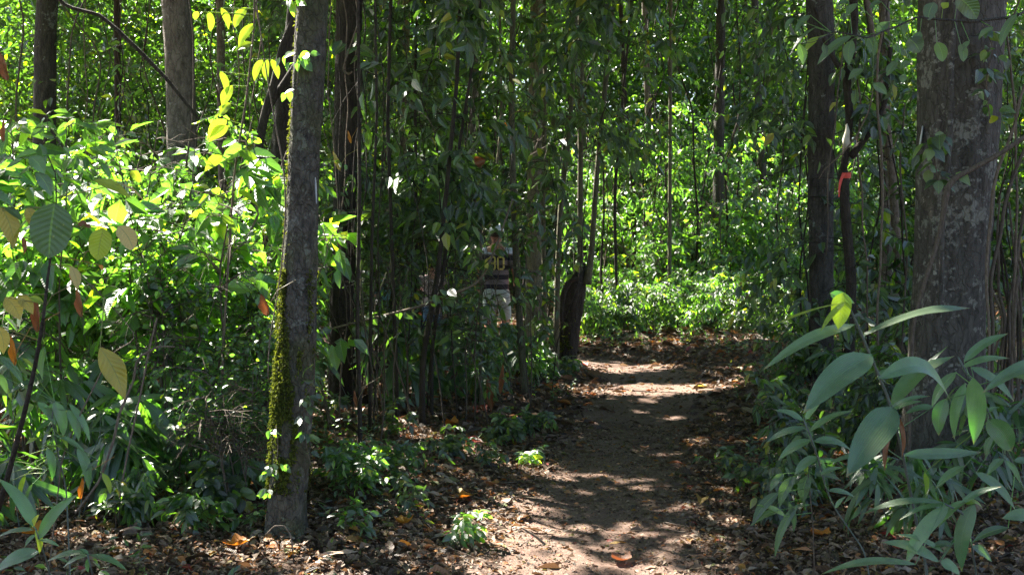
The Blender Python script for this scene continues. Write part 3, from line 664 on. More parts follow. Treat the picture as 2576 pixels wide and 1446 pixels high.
# low bushes in front, beside the mossy trunk
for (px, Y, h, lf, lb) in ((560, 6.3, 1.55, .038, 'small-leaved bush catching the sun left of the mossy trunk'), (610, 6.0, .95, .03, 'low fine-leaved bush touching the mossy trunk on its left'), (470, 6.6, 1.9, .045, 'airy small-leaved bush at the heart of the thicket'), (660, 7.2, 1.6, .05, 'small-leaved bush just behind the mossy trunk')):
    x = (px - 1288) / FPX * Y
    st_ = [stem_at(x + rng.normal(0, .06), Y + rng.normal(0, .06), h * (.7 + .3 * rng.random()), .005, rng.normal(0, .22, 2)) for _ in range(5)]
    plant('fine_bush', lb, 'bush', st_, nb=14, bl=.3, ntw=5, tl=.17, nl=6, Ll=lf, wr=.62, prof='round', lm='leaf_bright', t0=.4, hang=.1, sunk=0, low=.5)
# tall leafy saplings framing the left side above the thicket (upper left, trunks' surroundings)
for i in range(22):
    Y = 8.6 + 7 * rng.random(); px = (-60 + 800 * ((i + rng.random()) / 15)) if i < 15 else 470 + 34 * (i - 15); x = (px - 1288) / FPX * Y
    plant('tall_sapling', where(x, Y, ('tall thin leafy sapling', 'slender bright sapling', 'tall dark sapling')[i % 3]), 'sapling', [stem_at(x, Y, 4.6 + 1.2 * rng.random(), .013, rng.normal(0, .14, 2), wob=.14, n=9)], 'tall saplings behind the left thicket',
          nb=34, bl=.75, ntw=4, tl=.36, nl=6, Ll=.10, wr=.46, lm=('leaf', 'leaf_bright')[i % 2], t0=.12, sunk=1, hang=.5)

# -- mid thicket: explicit dark stems of the photograph
explicit = [([(1062, 905, 15), (1100, 700, 13), (1128, 430, 11), (1150, 200, 10), (1160, -60, 9)], 9.2, 'dark leaning sapling crossing in front of the hatted walker'),
            ([(1085, 880, 10), (1112, 710, 9), (1150, 400, 8), (1205, 60, 7), (1215, -80, 6)], 9.6, 'second dark leaning sapling by the hatted walker'),
            ([(1325, 1020, 20), (1312, 880, 18), (1300, 690, 17), (1290, 450, 16), (1286, 200, 14), (1294, -80, 12)], 11.2, 'upright sapling hiding the striped walker\'s right side'),
            ([(1398, 935, 17), (1402, 700, 14), (1410, 520, 13), (1432, 330, 12), (1446, 150, 11), (1452, -80, 10)], 12.6, 'pale thin pole in front of the hollow stump'),
            ([(1209, 900, 9), (1210, 700, 8), (1208, 560, 8), (1180, 450, 5)], 10.2, 'pale bare sapling that carries the hanging brown leaf'),
            ([(998, 960, 10), (985, 600, 9), (975, 300, 9), (985, -80, 8)], 9.4, 'thin dark sapling left of the leaning pair'),
            ([(1040, 990, 8), (1048, 600, 8), (1044, 200, 7), (1052, -80, 6)], 10.8, 'thin straight sapling left of the leaning pair'),
            ([(930, 1000, 9), (935, 600, 8), (948, 300, 7), (942, -80, 6)], 8.6, 'thin sapling right of the vine-hung trunk'),
            ([(1250, 900, 8), (1232, 600, 7), (1262, 300, 7), (1255, -80, 6)], 15.6, 'slim sapling left of the upright sapling'),
            ([(1372, 900, 12), (1366, 500, 11), (1372, 200, 10), (1368, -80, 9)], 14.2, 'slim sapling between the stump poles and the upright sapling'),
            ([(1555, 860, 8), (1545, 500, 8), (1570, 200, 7), (1600, -80, 6)], 17.5, 'slim sapling right of the stump poles'),
            ([(905, 1040, 12), (898, 800, 10), (905, 500, 9), (900, -80, 8)], 7.4, 'dark slim sapling right behind the mossy trunk')]
for l, Y, lb in explicit:
    bare = 'bare' in lb
    plant('slim_sapling', lb, 'sapling', [stem_px(l, Y)], nb=6 if bare else 20, bl=.35 if bare else .62, ntw=4, tl=.34, nl=5, Ll=.13, wr=.44, lm='leaf', sm='bark_green' if 'pale' in lb or 'upright' in lb else 'bark_dark', t0=.6 if bare else .3, sunk=1, hang=.6, be=.25)
# filler saplings and bushes of the mid thicket
for i in range(44):
    Y = 8.2 + 5.7 * (i / 44) + .4 * rng.random(); u = (i * .618) % 1; px = 835 + (1400 - 835) * u; x = (px - 1288) / FPX * Y
    if pathdist(np.array([x]), np.array([Y]))[0] < .95: x -= .6
    if 1180 < px < 1310: x -= .75
    elif 1030 < px < 1130: x -= .5
    tall = i % 2 != 0
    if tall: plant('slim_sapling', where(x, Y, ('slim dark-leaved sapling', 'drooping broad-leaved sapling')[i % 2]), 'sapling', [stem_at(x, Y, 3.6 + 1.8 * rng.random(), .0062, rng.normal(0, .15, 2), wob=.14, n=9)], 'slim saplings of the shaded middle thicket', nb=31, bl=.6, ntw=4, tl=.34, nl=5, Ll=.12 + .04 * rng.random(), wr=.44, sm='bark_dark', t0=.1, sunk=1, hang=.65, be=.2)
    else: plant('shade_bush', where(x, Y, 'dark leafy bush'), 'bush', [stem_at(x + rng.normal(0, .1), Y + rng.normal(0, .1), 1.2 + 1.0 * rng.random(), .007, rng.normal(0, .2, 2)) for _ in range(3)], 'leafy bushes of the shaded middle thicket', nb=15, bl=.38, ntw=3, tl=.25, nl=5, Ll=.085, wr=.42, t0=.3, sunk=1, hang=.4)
# behind the walkers and further
for i in range(34):
    Y = 16.8 + 7 * rng.random(); px = 700 + 760 * ((i * .618) % 1); x = (px - 1288) / FPX * Y
    plant('understorey_tree', where(x, Y, ('leafy young tree', 'bright young tree')[i % 2]), 'young tree', [stem_at(x, Y, 6.4 + 1.5 * rng.random(), .02, rng.normal(0, .10, 2), wob=.12, n=9)], 'young trees behind the walkers', nb=46, bl=1.0, ntw=4, tl=.5, nl=6, Ll=.13, wr=.46, lm=('leaf_far', 'leaf_bright')[i % 2], t0=.06, sunk=.5, parts=('trunk', 'crown'), sm='bark_dark')
# far right-of-centre: sunlit shrubs and young trees behind the bend
for i in range(34):
    Y = 19.6 + 5 * rng.random(); px = 1470 + 640 * ((i * .618) % 1); x = (px - 1288) / FPX * Y
    h = 1.6 + 2.2 * rng.random() * (1 if i % 2 else .5) + (Y - 18.6) * .3
    st_ = [stem_at(x + rng.normal(0, .25), Y + rng.normal(0, .25), h * (.7 + .3 * rng.random()), .015, rng.normal(0, .2, 2)) for _ in range(4)]
    plant('woodland_shrub', where(x, Y, ('sunlit glossy shrub', 'pale sunlit shrub', 'dense green shrub')[i % 3]), 'shrub', st_, 'sunlit shrubs beyond the bend', nb=13, bl=.62, ntw=3, tl=.34, nl=5, Ll=.135, wr=.46, lm='leaf_bright', t0=.08, sunk=0, hang=.45)
for i in range(20):
    Y = 19 + 8 * rng.random(); px = 1450 + 640 * ((i * .618 + .3) % 1); x = (px - 1288) / FPX * Y
    plant('understorey_tree', where(x, Y, ('tall leafy young tree', 'dark young tree')[i % 2]), 'young tree', [stem_at(x, Y, 7.2 + 1.5 * rng.random(), .022, rng.normal(0, .10, 2), wob=.12, n=9)], 'young trees beyond the bend', nb=46, bl=1.15, ntw=4, tl=.55, nl=6, Ll=.14, wr=.46, lm='leaf_far', t0=.3, sunk=.4, parts=('trunk', 'crown'), sm='bark_dark')
# right side: shaded saplings around the slim grey and thick trunks
for i in range(26):
    Y = 8.8 + 6 * rng.random(); px = 1960 + 700 * ((i * .618 + .1) % 1); x = (px - 1288) / FPX * Y
    tall = i % 4 != 0
    plant('shade_sapling' if tall else 'shade_bush', where(x, Y, ('dark-leaved sapling', 'drooping sapling', 'slender shaded sapling')[i % 3] if tall else 'shaded leafy bush'), 'sapling' if tall else 'bush',
          [stem_at(x, Y, 4.6 + rng.random() if tall else 1.5, .010, rng.normal(0, .13, 2), wob=.13, n=9)], 'shaded saplings right of the path', nb=24 if tall else 12, bl=.6, ntw=4, tl=.34, nl=5, Ll=.12, wr=.46, sm='bark_dark', t0=.08, sunk=1, hang=.7, be=.2)

# low seedlings by the path
def seedling(px, py, h, lb, lf=.05, nst=3, lm='leaf', wr=.42, prof='ovate', nb=7, Y=None, bl=.14, be=.35, hang=.2, sunk=0, name='seedling', nl=5):
    Y = Y or 4480 / (py - 600); x = (px - 1288) / FPX * Y
    st_ = [stem_at(x + rng.normal(0, .03), Y + rng.normal(0, .03), h * (.7 + .4 * rng.random()), .0028, rng.normal(0, .3, 2)) for _ in range(nst)]
    return plant(name, lb, 'seedling', st_, nb=nb, bl=bl, ntw=2, tl=bl * .7, nl=nl, Ll=lf, wr=wr, prof=prof, lm=lm, t0=.35, hang=hang, br=.0015, gap=False, hi=True, ring=5, be=be, sunk=sunk)
seedling(900, 1300, .36, 'pale small seedling in the lit litter right of the mossy trunk', .052, 4, 'leaf_bright', nb=8)
seedling(985, 1262, .40, 'bright fan-leaved seedling standing in the lit litter', .048, 4, 'leaf_bright', nb=9)
seedling(838, 1290, .62, 'tall thin-stemmed seedling beside the mossy trunk base', .06, 1, 'leaf_bright', nb=7, bl=.1)
seedling(1265, 1115, .28, 'dark seedling at the left edge of the path', .07, 3)
seedling(1140, 1160, .24, 'small dark seedling behind the large orange leaf', .06, 3)
seedling(1010, 1130, .34, 'dark seedling in the shade under the middle thicket', .07, 2, nb=4)
seedling(1350, 1090, .30, 'small seedling just left of the shaded path', .06, 3)
seedling(1210, 960, .45, 'lime seedling in the sun flecks below the striped walker', .09, 4, 'leaf_bright', nb=9)
seedling(1345, 965, .40, 'lime seedling at the foot of the upright sapling', .09, 4, 'leaf_bright', nb=8)
seedling(1150, 930, .40, 'narrow-leaved lime seedling below the hatted walker', .12, 4, 'leaf_bright', wr=.2, prof='lance')
seedling(1410, 950, .22, 'dark seedling at the foot of the hollow stump', .09, 3)
seedling(560, 1350, .3, 'round-leaved seedling left of the mossy trunk base', .07, 2, 'leaf', wr=.7, prof='round')
seedling(470, 1400, .26, 'bright green seedling in the litter at the bottom', .075, 2, 'leaf_bright', nb=5)
seedling(350, 1380, .3, 'yellow-streaked drooping seedling in the lower left litter', .09, 2, 'leaf_bright', wr=.25, prof='lance', nb=6, hang=1.2)
seedling(1900, 1250, .3, 'small seedling at the right edge of the path', .06, 2, nb=5)
seedling(1950, 1330, .34, 'droopy seedling in front of the slim grey trunk', .07, 3, nb=6, hang=.9)
seedling(1860, 1180, .16, 'tiny pale seedling on the right of the path', .05, 2, nb=4)
for i, (a_, b_, c_) in enumerate(((870, 1400, 'sunny litter low'), (1060, 1330, 'sunlit litter'), (1150, 1390, 'bright litter at the bottom'), (1080, 1200, 'shaded litter'), (960, 1190, 'dim litter'), (1240, 1180, 'litter by the path edge'), (610, 1390, 'litter left of the mossy trunk base'), (420, 1330, 'dark litter under the left thicket'), (1330, 1160, 'litter at the left margin of the path'), (840, 1120, 'shade behind the mossy trunk'), (1980, 1200, 'litter right of the path'), (280, 1400, 'litter by the lower left bamboo'))):
    seedling(a_, b_, .16 + .16 * rng.random(), ('slender', 'tiny', 'low')[i % 3] + ' green seedling growing in the ' + c_, .045 + .02 * rng.random(), 2, ('leaf_bright', 'leaf')[i % 2], nb=4, bl=.10, nl=4)
for i in range(26):
    Y = 16.8 + 3.2 * rng.random(); px = 1460 + 560 * ((i * .618) % 1); x = (px - 1288) / FPX * Y
    if pathdist(np.array([x]), np.array([Y]))[0] < .9: Y += 1.2
    plant('low_shrub', where(x, Y, ('low glossy shrub', 'low feathery shrub')[i % 2]), 'shrub', [stem_at(x + rng.normal(0, .1), Y + rng.normal(0, .1), .4 + .45 * rng.random() + .08 * (Y - 15.8), .005, rng.normal(0, .35, 2)) for _ in range(4)], 'low shrubs at the bend of the path',
          nb=8, bl=.28, ntw=3, tl=.2, nl=5, Ll=.085, wr=.44, t0=.2, gap=False, sunk=0, lm='leaf_bright' if i % 2 else 'leaf')
for i in range(18):
    Y = 7 + 6.5 * ((i * .37) % 1); px = 1930 + 150 * rng.random() + 25 * i; x = (px - 1288) / FPX * Y
    plant('low_shrub', where(x, Y, 'low shaded shrub'), 'shrub', [stem_at(x + rng.normal(0, .1), Y + rng.normal(0, .1), .5 + .4 * rng.random(), .005, rng.normal(0, .35, 2)) for _ in range(3)], 'low shrubs right of the path', nb=8, bl=.25, ntw=3, tl=.18, nl=5, Ll=.085, wr=.44, t0=.2, sunk=0)

# bamboo clumps (low, dark, lower left and by the thicket foot)
def bamboo_clump(px, py, h, lb, nst=4, Ll=.2, Y=None, wr=.155, group=None, lm='strap', nb=4):
    Y = Y or 4480 / (py - 600); x = (px - 1288) / FPX * Y
    st_ = [stem_at(x + rng.normal(0, .12), Y + rng.normal(0, .12), h * (.6 + .5 * rng.random()), .004, rng.normal(0, .3, 2)) for _ in range(nst)]
    plant('bamboo_clump', lb, 'bamboo', st_, group, nb=nb, bl=.12, be=.5, ntw=1, tl=.1, nl=4, Ll=Ll, wr=wr, prof='lance', lm=lm, sm='culm', t0=.3, hang=.7, hi=True, gap=False, sunk=0, bend=.7, fold=.15, ring=5)
for a in ((60, 1290, .95, 'bamboo clump with narrow leaves at the left edge', 6, .22), (190, 1220, 1.0, 'dark arching bamboo clump below the yellow leaf', 7, .24), (330, 1180, .8, 'low bamboo clump in the dark foot of the thicket', 6, .2), (470, 1150, .85, 'shaded bamboo clump left of the mossy trunk', 6, .19),
          (590, 1130, .7, 'small bamboo clump behind the mossy trunk base', 5, .17), (250, 1320, .55, 'low bamboo clump in the lower left litter', 5, .17), (430, 1270, .5, 'short bamboo clump among dry leaves', 5, .15), (120, 1150, 1.2, 'tall bamboo clump behind the dark bent stem', 7, .22), (20, 1180, 1.3, 'tall bamboo clump at the left edge in the sun', 6, .22), (520, 1230, .4, 'sparse bamboo shoots left of the trunk base', 4, .14),
          (90, 1400, .6, 'bamboo shoot low in the lower left corner litter', 4, .26), (330, 1300, .7, 'bamboo shoot arching over dry leaves below the yellow leaf', 5, .24), (520, 1310, .5, 'bamboo shoot a step left of the mossy trunk base', 3, .22), (180, 1060, 1.3, 'tall bamboo clump lit from behind at left', 6, .27), (400, 1060, 1.1, 'bamboo clump in the hollow under the sunlit shrubs', 6, .25),
          (1030, 1040, .9, 'arching bamboo clump at the dark foot of the middle thicket', 3, .3), (1120, 1010, .85, 'bamboo clump below the hatted walker', 3, .28), (930, 1060, .8, 'bamboo clump right behind the mossy trunk', 2, .26), (1190, 1030, .6, 'small bamboo clump left of the path edge', 4, .2), (1290, 985, .8, 'bamboo clump at the foot of the upright sapling', 5, .22),
          (2130, 1120, .7, 'low bamboo clump between the two right trunks', 5, .2), (2490, 1300, .7, 'bamboo clump at the right edge below the vines', 6, .2), (2250, 1380, .45, 'low bamboo clump in the lower right litter', 5, .18), (2050, 1290, .4, 'small bamboo clump right of the path', 4, .15)):
    bamboo_clump(*a)

# ------------------------------------------------------------------ foreground leaves read off the photograph, each at its own distance and true size
def blade(mb, b, t, wpx, Y0, Y1=None, bow=.08, side=0.0, prof='blade', rnd=None, face=.55, fold=.18, wave=0.0, rows=14, cup=0.0):
    """one leaf between two points; bow lifts its middle; face 1 = blade faces the viewer, 0 = lies flat"""
    Y1 = Y1 or Y0; A, B = P(b[0], b[1], Y0), P(t[0], t[1], Y1); Lc = np.linalg.norm(B - A); y = (B - A) / Lc
    view = nrm(EYE - (A + B) / 2); up = np.array((0, 0, 1.)); nz = view * face + up * (1 - face)
    x = nrm(np.cross(y, nz)); z = np.cross(x, y); wdt = wpx / 2 * (.86 if prof == 'blade' else 1) * Y0 / FPX
    tt, ww = map(np.array, PROF[prof]); T = np.linspace(0, 1, rows) ** 1.0; Wd = np.interp(T, tt, ww); Wd[1:-1] = (Wd[1:-1] * 2 + Wd[:-2] + Wd[2:]) / 4
    cols = np.linspace(-1, 1, 7); ax = np.array((0, 0, 1.)) - y * y[2]; ax = ax / max(np.linalg.norm(ax), 1e-6)
    arch = np.sin(T * math.pi) ** 1.0
    cen = A + y * (T * Lc)[:, None] + ax * (arch * bow * Lc)[:, None] + x * (np.sin(T * math.pi) * side * Lc)[:, None]
    rnd_ = rng.random() if rnd is None else rnd; ph = rng.random() * 6
    X = Wd[:, None] * cols; V = cen[:, None] + (X * wdt)[..., None] * x + (np.abs(X) * wdt * fold - cup * wdt * (1 - X ** 2) + wave * wdt * np.sin(T * 11 + ph)[:, None] * np.abs(X) * np.sign(cols))[..., None] * z
    a = np.stack(np.broadcast_arrays(cols[None], T[:, None], rnd_), -1); n_, m_ = V.shape[:2]; idx = np.arange(n_ * m_).reshape(n_, m_)
    mb.add(V, np.stack([idx[:-1, :-1], idx[:-1, 1:], idx[1:, 1:], idx[1:, :-1]], -1), a)
def R6(q): return (1677 + .499 * q[0], 724 + .499 * q[1])
def R2(q): return (.3969 * q[0], 872 + .3969 * q[1])
def R3(q): return (.2783 * q[0], 402 + .2783 * q[1])
def R4(q): return (1978.5 + .3711 * q[0], .3711 * q[1])

def fg_plant(name, label, cat, stem_l, Ys, leaves, conv, k, mats=None, sm='culm', ring=10, to_ground=True, stem='culm'):
    """stem_l: (x, y, w, Y) from bottom to top in the given frame, leaves: dicts"""
    q = np.array([(*P(*conv(s[:2]), s[3] if len(s) > 3 else Ys), s[2] * k / 2 * Ys / FPX) for s in stem_l])
    if to_ground:
        g = q[0]; gz = float(ground_z(g[:1], g[1:2])[0]); d = g[:3] - q[1][:3]; d = d / max(abs(d[2]), .05) * (g[2] - gz) * .6
        q = np.concatenate([[[g[0] + d[0] * .5, g[1] + abs(d[1]) * .3, gz - .03, g[3] * 1.15]], q])
    base = np.array((q[0][0], q[0][1], q[0][2] + .03)); root = empty(name, base, label, cat)
    mb = MB(); qq = resample(q, .03); nodes = 1 + (.25 * (np.abs(((np.arange(len(qq)) * .03) % .13) - .065) > .055) if stem == 'culm' else 0); tube(mb, qq[:, :3], qq[:, 3] * nodes, ring); mb.build(stem, M[sm], root, base)
    by = {}
    for lf in leaves: by.setdefault(lf.get('m', mats or 'bamboo'), []).append(lf)
    for m_, ls in by.items():
        for lf in ls:
            mb = MB(); blade(mb, conv(lf['b']), conv(lf['t']), lf['w'] * k, lf.get('Y', Ys), lf.get('Y1'), lf.get('bow', .08), lf.get('s', 0), lf.get('p', 'blade'), lf.get('r'), lf.get('f', .55), lf.get('fold', .18), lf.get('wv', .07))
            # stalk
            A = P(*conv(lf['b']), lf.get('Y', Ys)); dd = np.linalg.norm(qq[:, :3] - A, axis=1); j = np.argmin(dd)
            if dd[j] > .008 and dd[j] < .35: tube(mb, np.linspace(qq[j, :3], A, 4), [.0022, .0018, .0016, .0014], 5, cap=False)
            mb.build('leaf', M[m_], root, base)
    return root
def L_(bx, by, tx, ty, w_, **k): return dict(b=(bx, by), t=(tx, ty), w=w_, **k)
K6 = .499
fg_plant('broad_bamboo', 'broad-leaved bamboo arching up with a lime folded leaf on top', 'bamboo',
         [(1310, 1420, 16, 3.9), (1235, 1060, 15, 3.7), (1180, 790, 15, 3.5), (1120, 560, 14, 3.4), (1060, 420, 14, 3.35), (1010, 300, 13, 3.3), (960, 180, 12, 3.25), (912, 80, 10, 3.2)], 3.4,
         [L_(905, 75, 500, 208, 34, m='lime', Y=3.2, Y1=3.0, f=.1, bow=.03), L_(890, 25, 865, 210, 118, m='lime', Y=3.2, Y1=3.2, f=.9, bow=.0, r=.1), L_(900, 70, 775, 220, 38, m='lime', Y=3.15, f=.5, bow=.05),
          L_(825, 28, 948, 78, 66, Y=3.24, f=.75, bow=.02, r=1.), L_(945, 185, 480, 418, 78, Y=3.25, Y1=3.0, bow=.05, f=.6), L_(1000, 235, 1532, 102, 82, Y=3.3, Y1=3.4, bow=.06, f=.3, p='spat', r=.3),
          L_(1035, 340, 685, 635, 168, Y=3.3, Y1=3.1, bow=.06, f=.8, r=.1), L_(1150, 605, 905, 955, 190, Y=3.4, Y1=3.2, bow=.03, f=.9, r=.0), L_(1070, 455, 1440, 588, 115, Y=3.35, Y1=3.5, bow=.24, f=.65, r=.5),
          L_(1135, 592, 1455, 342, 105, Y=3.45, Y1=3.6, bow=.05, f=.45, r=.6, s=-.05), L_(1150, 590, 1420, 292, 45, Y=3.7, m='leaf_bright', bow=.04, f=.3), L_(1130, 605, 1330, 545, 34, Y=3.4), L_(1150, 612, 1290, 572, 30, Y=3.4), L_(1345, 598, 1200, 636, 44, Y=3.5),
          L_(1165, 640, 1100, 925, 40, Y=3.45, m='brown_leaf', wv=.6, f=.5), L_(1170, 650, 1185, 860, 26, Y=3.46, m='brown_leaf', wv=.6), L_(1200, 842, 1590, 828, 76, Y=3.6, Y1=3.7, bow=.0, f=.7, r=.2), L_(1060, 440, 1200, 420, 40, Y=3.5), L_(1095, 800, 1040, 780, 24, Y=3.6)], R6, K6)
fg_plant('broad_bamboo', 'broad-leaved bamboo at the right edge with a pale hanging blade', 'bamboo',
         [(1860, 1250, 14, 4.0), (1800, 1010, 14, 3.9), (1720, 830, 13, 3.8), (1620, 620, 12, 3.7), (1530, 460, 12, 3.6), (1470, 350, 9, 3.6)], 3.7,
         [L_(1500, 370, 1727, 228, 62, r=.4), L_(1490, 400, 1732, 355, 48), L_(1535, 400, 1752, 572, 62, r=.2), L_(1960, 372, 1588, 532, 92, Y=3.5, Y1=3.4, f=.6), L_(1545, 455, 1548, 790, 112, f=.9, bow=.05, Y=3.55, r=.6), L_(1505, 480, 1450, 765, 62, f=.8, r=.9),
          L_(1458, 425, 1335, 605, 62, m='leaf_bright', f=.6), L_(1405, 560, 1372, 745, 88, f=.8, r=.0), L_(1620, 665, 1738, 822, 112, f=.85, p='round', r=.1), L_(1640, 745, 1610, 855, 42, f=.8, m='leaf_bright'), L_(1700, 860, 1615, 945, 50), L_(1712, 870, 1782, 985, 38),
          L_(1500, 900, 1355, 1012, 52), L_(1300, 930, 1306, 1042, 30, f=.9, m='lime'), L_(1560, 930, 1760, 1120, 66, r=.1), L_(1860, 1155, 1688, 1162, 82, f=.7), L_(1722, 1208, 1540, 1282, 58, m='leaf_bright'), L_(1750, 870, 1900, 900, 50), L_(1800, 700, 1950, 800, 70), L_(1590, 640, 1680, 600, 30)], R6, K6)
fg_plant('small_bamboo', 'small bamboo shoot leaning over the right path edge', 'bamboo',
         [(1000, 1330, 8, 4.3), (840, 1100, 8, 4.2), (800, 1000, 8, 4.15), (770, 880, 8, 4.1), (730, 760, 8, 4.0), (690, 660, 7, 4.0)], 4.1,
         [L_(690, 668, 540, 615, 42), L_(720, 722, 942, 618, 52, f=.4), L_(700, 705, 498, 782, 48, r=.1), L_(725, 765, 562, 868, 62), L_(740, 772, 932, 818, 54, bow=.12), L_(757, 850, 645, 942, 62, r=.1), L_(700, 662, 772, 588, 38), L_(815, 1020, 948, 1052, 36), L_(775, 940, 890, 905, 34), L_(850, 1110, 905, 1050, 26)], R6, K6)
fg_plant('drooping_seedling', 'seedling with soft drooping crinkled leaves right of the path', 'seedling',
         [(745, 1430, 6, 4.2), (738, 1200, 6, 4.2), (725, 1050, 6, 4.2), (712, 925, 5, 4.2)], 4.2,
         [L_(590, 935, 520, 1025, 46, f=.7, wv=.2), L_(640, 950, 568, 1108, 66, f=.8, wv=.2), L_(712, 945, 690, 1085, 74, f=.8, wv=.2, r=.3), L_(650, 950, 610, 1010, 40), L_(745, 940, 880, 968, 44), L_(705, 940, 712, 880, 26, m='lime'), L_(615, 1080, 640, 1230, 38, f=.8), L_(660, 1090, 545, 1360, 50, f=.8), L_(600, 1150, 450, 1092, 36, m='leaf_bright'), L_(560, 1120, 420, 1200, 44, m='leaf_bright'), L_(560, 1030, 430, 1200, 60, f=.7)], R6, K6, mats='big_leaf', sm='twig', stem='stem')
fg_plant('low_bamboo', 'low bamboo sprawling in the bottom right corner with long blades', 'bamboo',
         [(1560, 1440, 12, 3.7), (1530, 1250, 11, 3.5), (1500, 1140, 10, 3.4), (1400, 1085, 9, 3.4)], 3.4,
         [L_(1388, 1080, 982, 1142, 62, f=.35, r=.5), L_(1420, 1098, 1203, 1402, 92, f=.75, r=.8), L_(1502, 1072, 1368, 1208, 62, f=.3), L_(1548, 1085, 1488, 1432, 98, f=.85, r=.1), L_(1500, 1085, 1595, 1110, 60, m='lime', f=.3, bow=.2), L_(1372, 1378, 1080, 1280, 84, f=.5, r=.6), L_(1255, 1392, 770, 1445, 64, f=.4, Y=3.2, r=.7),
          L_(1395, 1330, 1150, 1240, 40), L_(1400, 1090, 1170, 1170, 34), L_(1440, 1290, 1330, 1310, 60, f=.4, m='leaf_bright'), L_(1380, 1380, 1480, 1445, 80, f=.5), L_(1540, 1300, 1640, 1380, 60, m='leaf_bright'), L_(1480, 1090, 1690, 1000, 44)], R6, K6)
K2 = .3969
fg_plant('corner_bamboo', 'bamboo shoot with crossed grey-green blades in the lower left corner', 'bamboo',
         [(330, 1500, 12, 3.5), (290, 1340, 12, 3.4), (250, 1230, 11, 3.3), (225, 1150, 10, 3.3)], 3.3,
         [L_(215, 1135, -15, 830, 95, f=.7, r=.1), L_(245, 1218, 492, 932, 88, f=.7, r=.7), L_(215, 1160, -25, 1208, 52, f=.4), L_(222, 1190, 155, 1272, 34), L_(228, 1155, 250, 1312, 48, m='lime', f=.8), L_(252, 1222, 378, 1266, 34), L_(245, 1298, -40, 1430, 112, f=.6, r=.3), L_(205, 1140, 250, 1060, 36, m='leaf_bright')], R2, K2)
fg_plant('ground_bamboo', 'bamboo shoot with level pale blades at the bottom left', 'bamboo', [(600, 1500, 9, 4.1), (575, 1400, 9, 4.0), (555, 1312, 8, 4.0)], 4.0,
         [L_(550, 1308, 298, 1358, 64, f=.4, r=.7), L_(558, 1320, 395, 1402, 46, f=.4, r=.9), L_(572, 1318, 808, 1418, 62, f=.4, r=.8), L_(560, 1340, 560, 1430, 34, f=.6), L_(560, 1310, 500, 1280, 30)], R2, K2)
fg_plant('arching_bamboo', 'bamboo with lime sunlit and dark arching blades by the bent stem', 'bamboo', [(420, 900, 10, 4.5), (360, 640, 9, 4.4), (330, 450, 9, 4.3), (345, 345, 7, 4.3)], 4.3,
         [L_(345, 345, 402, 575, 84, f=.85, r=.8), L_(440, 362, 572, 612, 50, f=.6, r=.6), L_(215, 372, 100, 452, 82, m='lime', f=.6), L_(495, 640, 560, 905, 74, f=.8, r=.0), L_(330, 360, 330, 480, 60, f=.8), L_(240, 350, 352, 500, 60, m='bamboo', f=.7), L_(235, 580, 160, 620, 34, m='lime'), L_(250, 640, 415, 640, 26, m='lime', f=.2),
          L_(350, 560, 545, 672, 36, f=.6), L_(380, 560, 430, 650, 30, m='lime'), L_(300, 640, 330, 850, 60, f=.8, r=.0), L_(430, 400, 500, 600, 70, f=.8, r=0), L_(0, 740, 220, 750, 22, m='lime', f=.1), L_(70, 850, 290, 800, 24, m='lime', f=.1), L_(80, 795, 300, 780, 22, m='lime', f=.1), L_(160, 810, 130, 980, 36, m='lime', f=.7), L_(205, 870, 160, 1010, 30, m='leaf_bright', f=.7),
          L_(650, 800, 700, 935, 46, m='lime', f=.8), L_(630, 720, 505, 832, 26, m='leaf_bright'), L_(0, 60, 150, 245, 60, m='leaf_bright', f=.8), L_(-20, 170, 45, 300, 55, m='leaf_bright', f=.8), L_(140, 70, 240, 178, 26, m='lime', f=.6), L_(282, 0, 270, 215, 46, m='leaf_bright', f=.8)], R2, K2)
